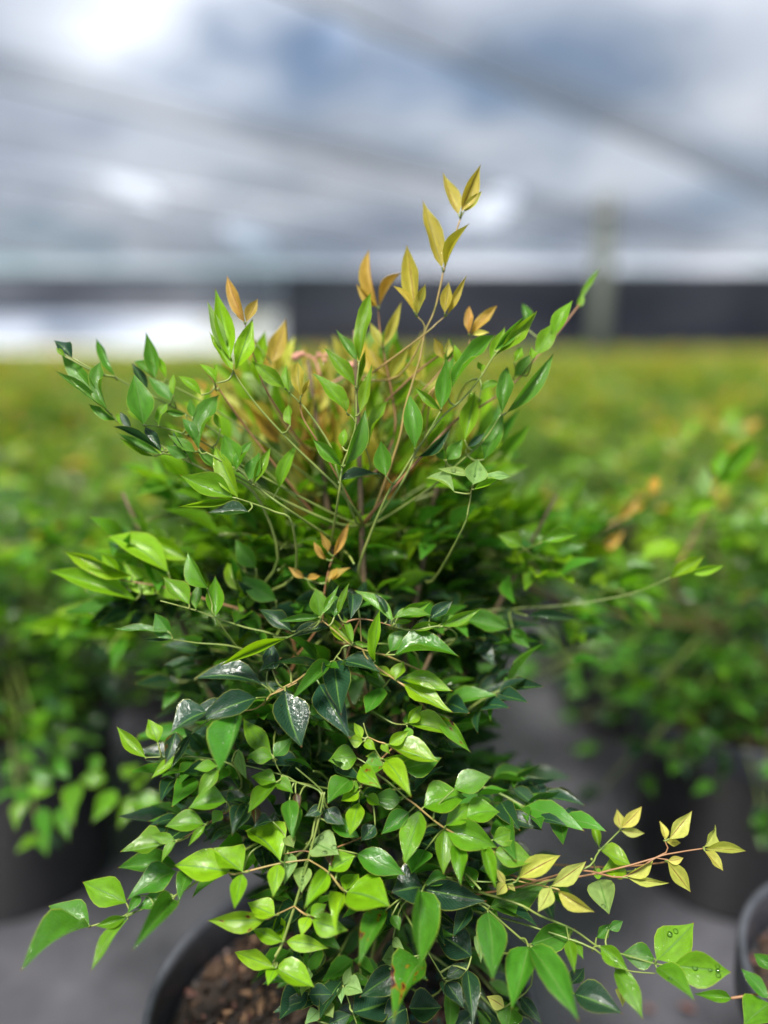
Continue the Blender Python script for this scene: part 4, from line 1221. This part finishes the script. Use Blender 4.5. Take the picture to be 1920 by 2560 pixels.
gran_main = granule_mesh(260, .075, -.045, .026, 3)
make_pot(-0.03, 0.462, 0.3, 'black nursery pot filled with bark mix, under the tall sharp shrub', None, 190, gran_main, 4)


# ------------------------------------------------------------------ neighbouring shrubs
def cone_shrub(seed, height, radius, n_spray, size, tones):
    """canes and compound leaves of a bushy shrub about the origin (base at soil level)"""
    rg = random.Random(seed)
    leaves, canes, twigs = [], [], []
    lo_, mi_, hi_ = tones

    def colf(p_, r):
        h = p_.z / height + r.gauss(0, .12) + .25 * (Vector((p_.x, p_.y)).length / radius - .6)
        return (hi_ if h > .80 else mi_ if h > .48 else lo_)(r)
    for k in range(7):
        a = 2.4 * k + rg.uniform(-.3, .3)
        rr = radius * rg.uniform(.15, .6)
        hh = height * rg.uniform(.6, .98)
        canes.append([Vector((.02 * math.cos(a), .02 * math.sin(a), -.01)), Vector((rr * .4 * math.cos(a), rr * .4 * math.sin(a), hh * .5)), Vector((rr * math.cos(a), rr * math.sin(a), hh))])
    for k in range(n_spray):
        c = canes[rg.randrange(7)]
        t_ = rg.uniform(.12, 1.0)
        p_ = c[0].lerp(c[1], t_ * 2) if t_ < .5 else c[1].lerp(c[2], t_ * 2 - 1)
        a = rg.uniform(0, 2 * PI)
        el = rg.uniform(-.25, .75) * (.5 + .7 * t_)
        d = Vector((math.cos(a), math.sin(a), el))
        ln = radius * rg.uniform(.45, .9) * (1.15 - .5 * t_)
        pts = spray(p_, d, ln, rg, colf, size, leaves, 3)
        twigs.append(pts)
    for k in range(n_spray // 3):        # low sprays arching over the pot rim
        a = rg.uniform(0, 2 * PI)
        p_ = Vector((.04 * math.cos(a), .04 * math.sin(a), rg.uniform(.06, .16)))
        d = Vector((math.cos(a), math.sin(a), rg.uniform(-.05, .3)))
        twigs.append(spray(p_, d, radius * rg.uniform(.55, .9), rg, colf, size, leaves, 3))
    return leaves, canes, twigs


NT = (pick('d', 'g', 'g', 'm'), pick('g', 'm', 'm', 'g', 'd'), pick('l', 'm', 'l', 'y', 'm'))
def olive(f, r=1.35, g_=.92):
    def h(rg):
        c, w = f(rg)
        return (c[0] * r, c[1] * g_, c[2] * 1.3), w
    return h


YT = (pick('d', 'g', 'g'), pick('m', 'g', 'm', 'l'), pick('l', 'y', 'l', 'm', 'm', 'o', 'q'))


def near_shrub(x, y, seed, height, radius, n_spray, label, tones, nobj, extra=()):
    e = empty('leafy_shrub', (x, y, .225))
    tag(e, label, 'shrub', 'shrubs potted in the row beside the tall one')
    og = Vector(e.location)
    leaves, canes, twigs = cone_shrub(seed, height, radius, n_spray, .034, tones)
    rg = random.Random(seed + 1)
    for c in canes:
        tube('cane', c, [.0035, .003, .0015], M_CANE, e, 7)
    V_, F_ = [], []
    for pts in twigs:
        v, f = tube_geo(pts, [.0012, .0011, .001, .0009, .0006], 5)
        b0 = len(V_); V_ += v; F_ += [tuple(b0 + i for i in t_) for t_ in f]
    o = mesh_obj('twig_mass', V_, F_, M_STEM, e); o['kind'] = 'stuff'
    for pl in (TIP_TWIGS if x > 0 else []):
        pts = [q_ - og for q_ in pl] + [Vector((-.02, 0, .12))]
        tube('stem', pts, [.0008, .001, .0012, .0014, .0018], M_STEMR, e, 6)
    for l_ in extra:
        l_.b = l_.b - og
    to_cam = (CAM - og).normalized()
    leaves.sort(key=lambda l_: -(l_.b.dot(to_cam) + 0.3 * l_.b.z))
    zero = Vector((0, 0, 0))
    for lf in list(extra) + leaves[:nobj]:
        leaf_object(lf, e, rg, zero)
    me = mass_mesh('foliage', leaves[nobj:], LOW, rg)
    o = link_obj('inner_foliage', me, e); o['kind'] = 'stuff'
    return e


# a low branch of the left neighbour that hangs clear of its pot
keep = len(HERO)
hero('F', .74, 40, [(110, 640, 0, 880, 130, 'm'), (300, 560, 90, 560, 120, 'm'), (500, 500, 460, 840, 140, 'm'), (790, 560, 615, 810, 150, 'm'), (930, 600, 820, 860, 110, 'm'), (960, 640, 1160, 740, 130, 'm'), (950, 570, 1090, 400, 90, 'm'),
                    (720, 480, 520, 470, 120, 'm'), (860, 470, 990, 350, 110, 'm'), (420, 470, 340, 300, 110, 'g'), (600, 440, 640, 280, 110, 'g'), (300, 480, 120, 380, 120, 'g'), (200, 700, 260, 960, 120, 'g'), (350, 700, 420, 960, 110, 'g')])
left_extra = HERO[keep:]; del HERO[keep:]
keep = len(HERO)
hero('S', .70, 15, [(1545, 1300, 1600, 1225, 30, 'o'), (1560, 1290, 1612, 1260, 24, 'o'), (1630, 1235, 1640, 1190, 24, 'o'), (1500, 1330, 1470, 1250, 45, 'q'), (1790, 1220, 1890, 1110, 45, 'm'), (1800, 1200, 1810, 1125, 42, 'm'),
                    (1750, 1250, 1760, 1165, 40, 'q'), (1280, 1345, 1440, 1310, 50, 'm'), (1430, 1340, 1482, 1310, 30, 'o'), (1500, 1370, 1560, 1330, 30, 'o'), (1350, 1335, 1300, 1245, 42, 'q'), (1400, 1400, 1520, 1370, 50, 'l'), (1700, 1290, 1790, 1250, 40, 'l'),
                    (1240, 1300, 1330, 1240, 40, 'm'), (1600, 1400, 1700, 1360, 45, 'l'), (1560, 1420, 1480, 1380, 45, 'm')])
tip_extra = HERO[keep:]; del HERO[keep:]
TIP_TWIGS = [[at(x_, y_, .70) for x_, y_ in pl] for pl in (((1600, 1235), (1560, 1290), (1480, 1340), (1430, 1440)), ((1880, 1120), (1795, 1215), (1740, 1330), (1690, 1480)), ((1440, 1312), (1350, 1335), (1300, 1400), (1400, 1500)))]
near_shrub(-.50, .93, 41, .36, .30, 95, 'bushy green shrub beside the tall one, its low branch hanging over the grey strip', NT, 110, left_extra)
near_shrub(.47, .93, 57, .34, .30, 95, 'shrub with yellow and orange tips beside the tall one, across the grey strip', YT, 110, tip_extra)
near_shrub(-.06, 1.02, 63, .33, .25, 62, 'shrub mostly hidden directly behind the tall shrub', NT, 90)
make_pot(-.50, .93, .2, 'black nursery pot in shade under the left neighbour shrub', None, 30, None, 11)
make_pot(.47, .93, 1.2, 'black nursery pot under the yellow tipped shrub across the grey strip', None, 30, None, 12)
make_pot(-.06, 1.02, 2.2, 'black nursery pot hidden behind the tall shrub and its pot', None, 20, None, 13)

# the pot at the lower right edge with a young shrub in it
keep = len(HERO)
hero('K', .52, 40, [(1660, 1500, 1470, 1290, 110, 'g'), (1670, 1540, 1490, 1688, 130, 'm'), (1390, 1500, 1130, 1470, 70, 'm'), (1680, 1300, 1560, 1180, 100, 'g'), (1800, 1400, 1700, 1250, 110, 'm'), (1850, 1500, 1720, 1600, 120, 'm')])
right_extra = HERO[keep:]; del HERO[keep:]
gran_side = granule_mesh(150, -.06, -.02, .03, 8)
PRX, PRY = .410, .46
make_pot(PRX, PRY, .0, 'black nursery pot with a pale sheen-tinted rim and green fertiliser grains, a small plant inside', None, 60, gran_side, 21)
e = empty('young_shrub', (PRX, PRY, .222))
tag(e, 'small young shrub with few leaves in the pot with the pale sheen-tinted rim', 'shrub')
og = Vector(e.location)
for lf in right_extra:
    lf.b = lf.b - og
    leaf_object(lf, e, HR, Vector((0, 0, 0)))
    tube('stem', [lf.b, lf.b.lerp(Vector((.02, 0, .03)), .6) + Vector((0, 0, .01)), Vector((.02, 0, -.01))], [.0008, .001, .0013], M_STEMR, e, 6)

# a fallen dead leaf on the ground cover and a few more
for (tile, x, y, dx_, dy_, w) in (('K', 740, 1590, 100, 20, 60), ('K', 1010, 1570, 125, 50, 45)):
    ox, oy, s = TILES[tile]
    def gp(px, py):
        v_ = at(px, py, 1) - CAM
        return CAM + v_ * ((0.006 - CAM.z) / v_.z)
    p0, p1 = gp(ox + x * s, oy + y * s), gp(ox + (x + dx_) * s, oy + (y + dy_) * s)
    me = template_mesh('fallen_leaf', leaf_template(10, 4, .3, .3, .03, .1), M_DEAD)
    o = link_obj('fallen_leaf', me)
    a = (p1 - p0); l = a.length; a.normalize(); n = Vector((0, 0, 1)); h = a.cross(n)
    o.matrix_world = Matrix(((h.x * l * .5, a.x * l, 0, p0.x), (h.y * l * .5, a.y * l, 0, p0.y), (0, 0, l, p0.z + .003), (0, 0, 0, 1)))
    tag(o, 'dry red fallen leaf below the dangling green leaf tip' if dx_ < 120 else 'thin brown fallen leaf beside the red one on the ground cover', 'leaf', 'fallen leaves')

# ------------------------------------------------------------------ rows of potted shrubs behind
PROTO = []
FYT, FNT = tuple(olive(f_) for f_ in YT), tuple(olive(f_, 1.25, .95) for f_ in NT)
for k in range(5):
    lv, cn, tw = cone_shrub(300 + k,   .33 + .02 * (k % 3), .29, 60, .040, FYT if k % 2 else FNT)
    rg = random.Random(k)
    me = mass_mesh('foliage', lv, LOW, rg)
    V_, F_ = [], []
    for c in cn:
        v, f = tube_geo(c, [.0035, .003, .0015], 5)
        b0 = len(V_); V_ += v; F_ += [tuple(b0 + i for i in t_) for t_ in f]
    o = mesh_obj('cane_cluster', V_, F_, M_CANE); cm = o.data; bpy.data.objects.remove(o)
    PROTO.append((me, cm))
rg = random.Random(77)
count = 0
SPX, SPY = .46, .46
row = 0
y = 1.42
while y < 30 and count < 290:
    half = .56 * y + .35
    nx = int(half / SPX) + 1
    for i in range(-nx, nx + 1):
        x = (i + (.5 if row % 2 else 0)) * SPX - .03
        if abs(x) > half or count >= 290:
            continue
        xx, yy = x + rg.uniform(-.05, .05), y + rg.uniform(-.05, .05)
        e = empty('leafy_shrub', (xx, yy, .225), rg.uniform(0, 6.28))
        s = rg.uniform(.88, 1.12)
        e.scale = (s, s, s)
        me, cm = PROTO[rg.randrange(5)]
        o = link_obj('foliage', me, e); o['kind'] = 'stuff'
        tag(e, 'green and yellow potted shrub standing in the blurred rows further back', 'shrub', 'potted shrubs in the rows further back')
        if y < 3.3:
            o = link_obj('cane_cluster', cm, e); o['kind'] = 'stuff'
            pe = empty('nursery_pot', (xx, yy, .001), rg.uniform(0, 6.28))
            link_obj('pot_body', ME_BODY, pe); link_obj('rim', ME_RIM, pe); link_obj('potting_soil', ME_SOIL, pe)
            tag(pe, 'black nursery pot in the blurred rows further back', 'pot', 'pots in the rows further back')
        count += 1
    y += SPY * (1.0 if y < 4 else 1.08)
    row += 1
y_far = y
FT = pick('m', 'y', 'q', 'l', 'o', 'g', 'y')
# beyond that the rows read as one mass of leaves
lv = []
fr = random.Random(9)
for _ in range(26000):
    yy = y_far - .3 + (23.6 - y_far) * fr.random() ** .9
    half = .60 * yy + 1.0
    xx = fr.uniform(-half, half)
    top = .50 + .07 * math.sin(xx * 13.5) * math.sin(yy * 13.5) + fr.gauss(0, .035)
    z = top - abs(fr.gauss(0, .07))
    c, wet = (olive(FT, 1.15, .9) if fr.random() < .7 else FYT[1])(fr)
    a = fr.uniform(0, 6.28)
    d = Vector((math.cos(a), math.sin(a), fr.uniform(-.2, .7)))
    l = fr.uniform(.09, .16)
    lv.append(Leaf(Vector((xx, yy, z)), d * l, Vector((fr.gauss(0, .4), fr.gauss(0, .4), 1)), l, l * .55, c, wet * .6))
me = mass_mesh('far_foliage', lv, TINY, fr)
o = link_obj('far_shrub_rows', me)
tag(o, 'yellow green mass of far potted shrubs filling the shade house', 'shrubs', None, 'stuff')
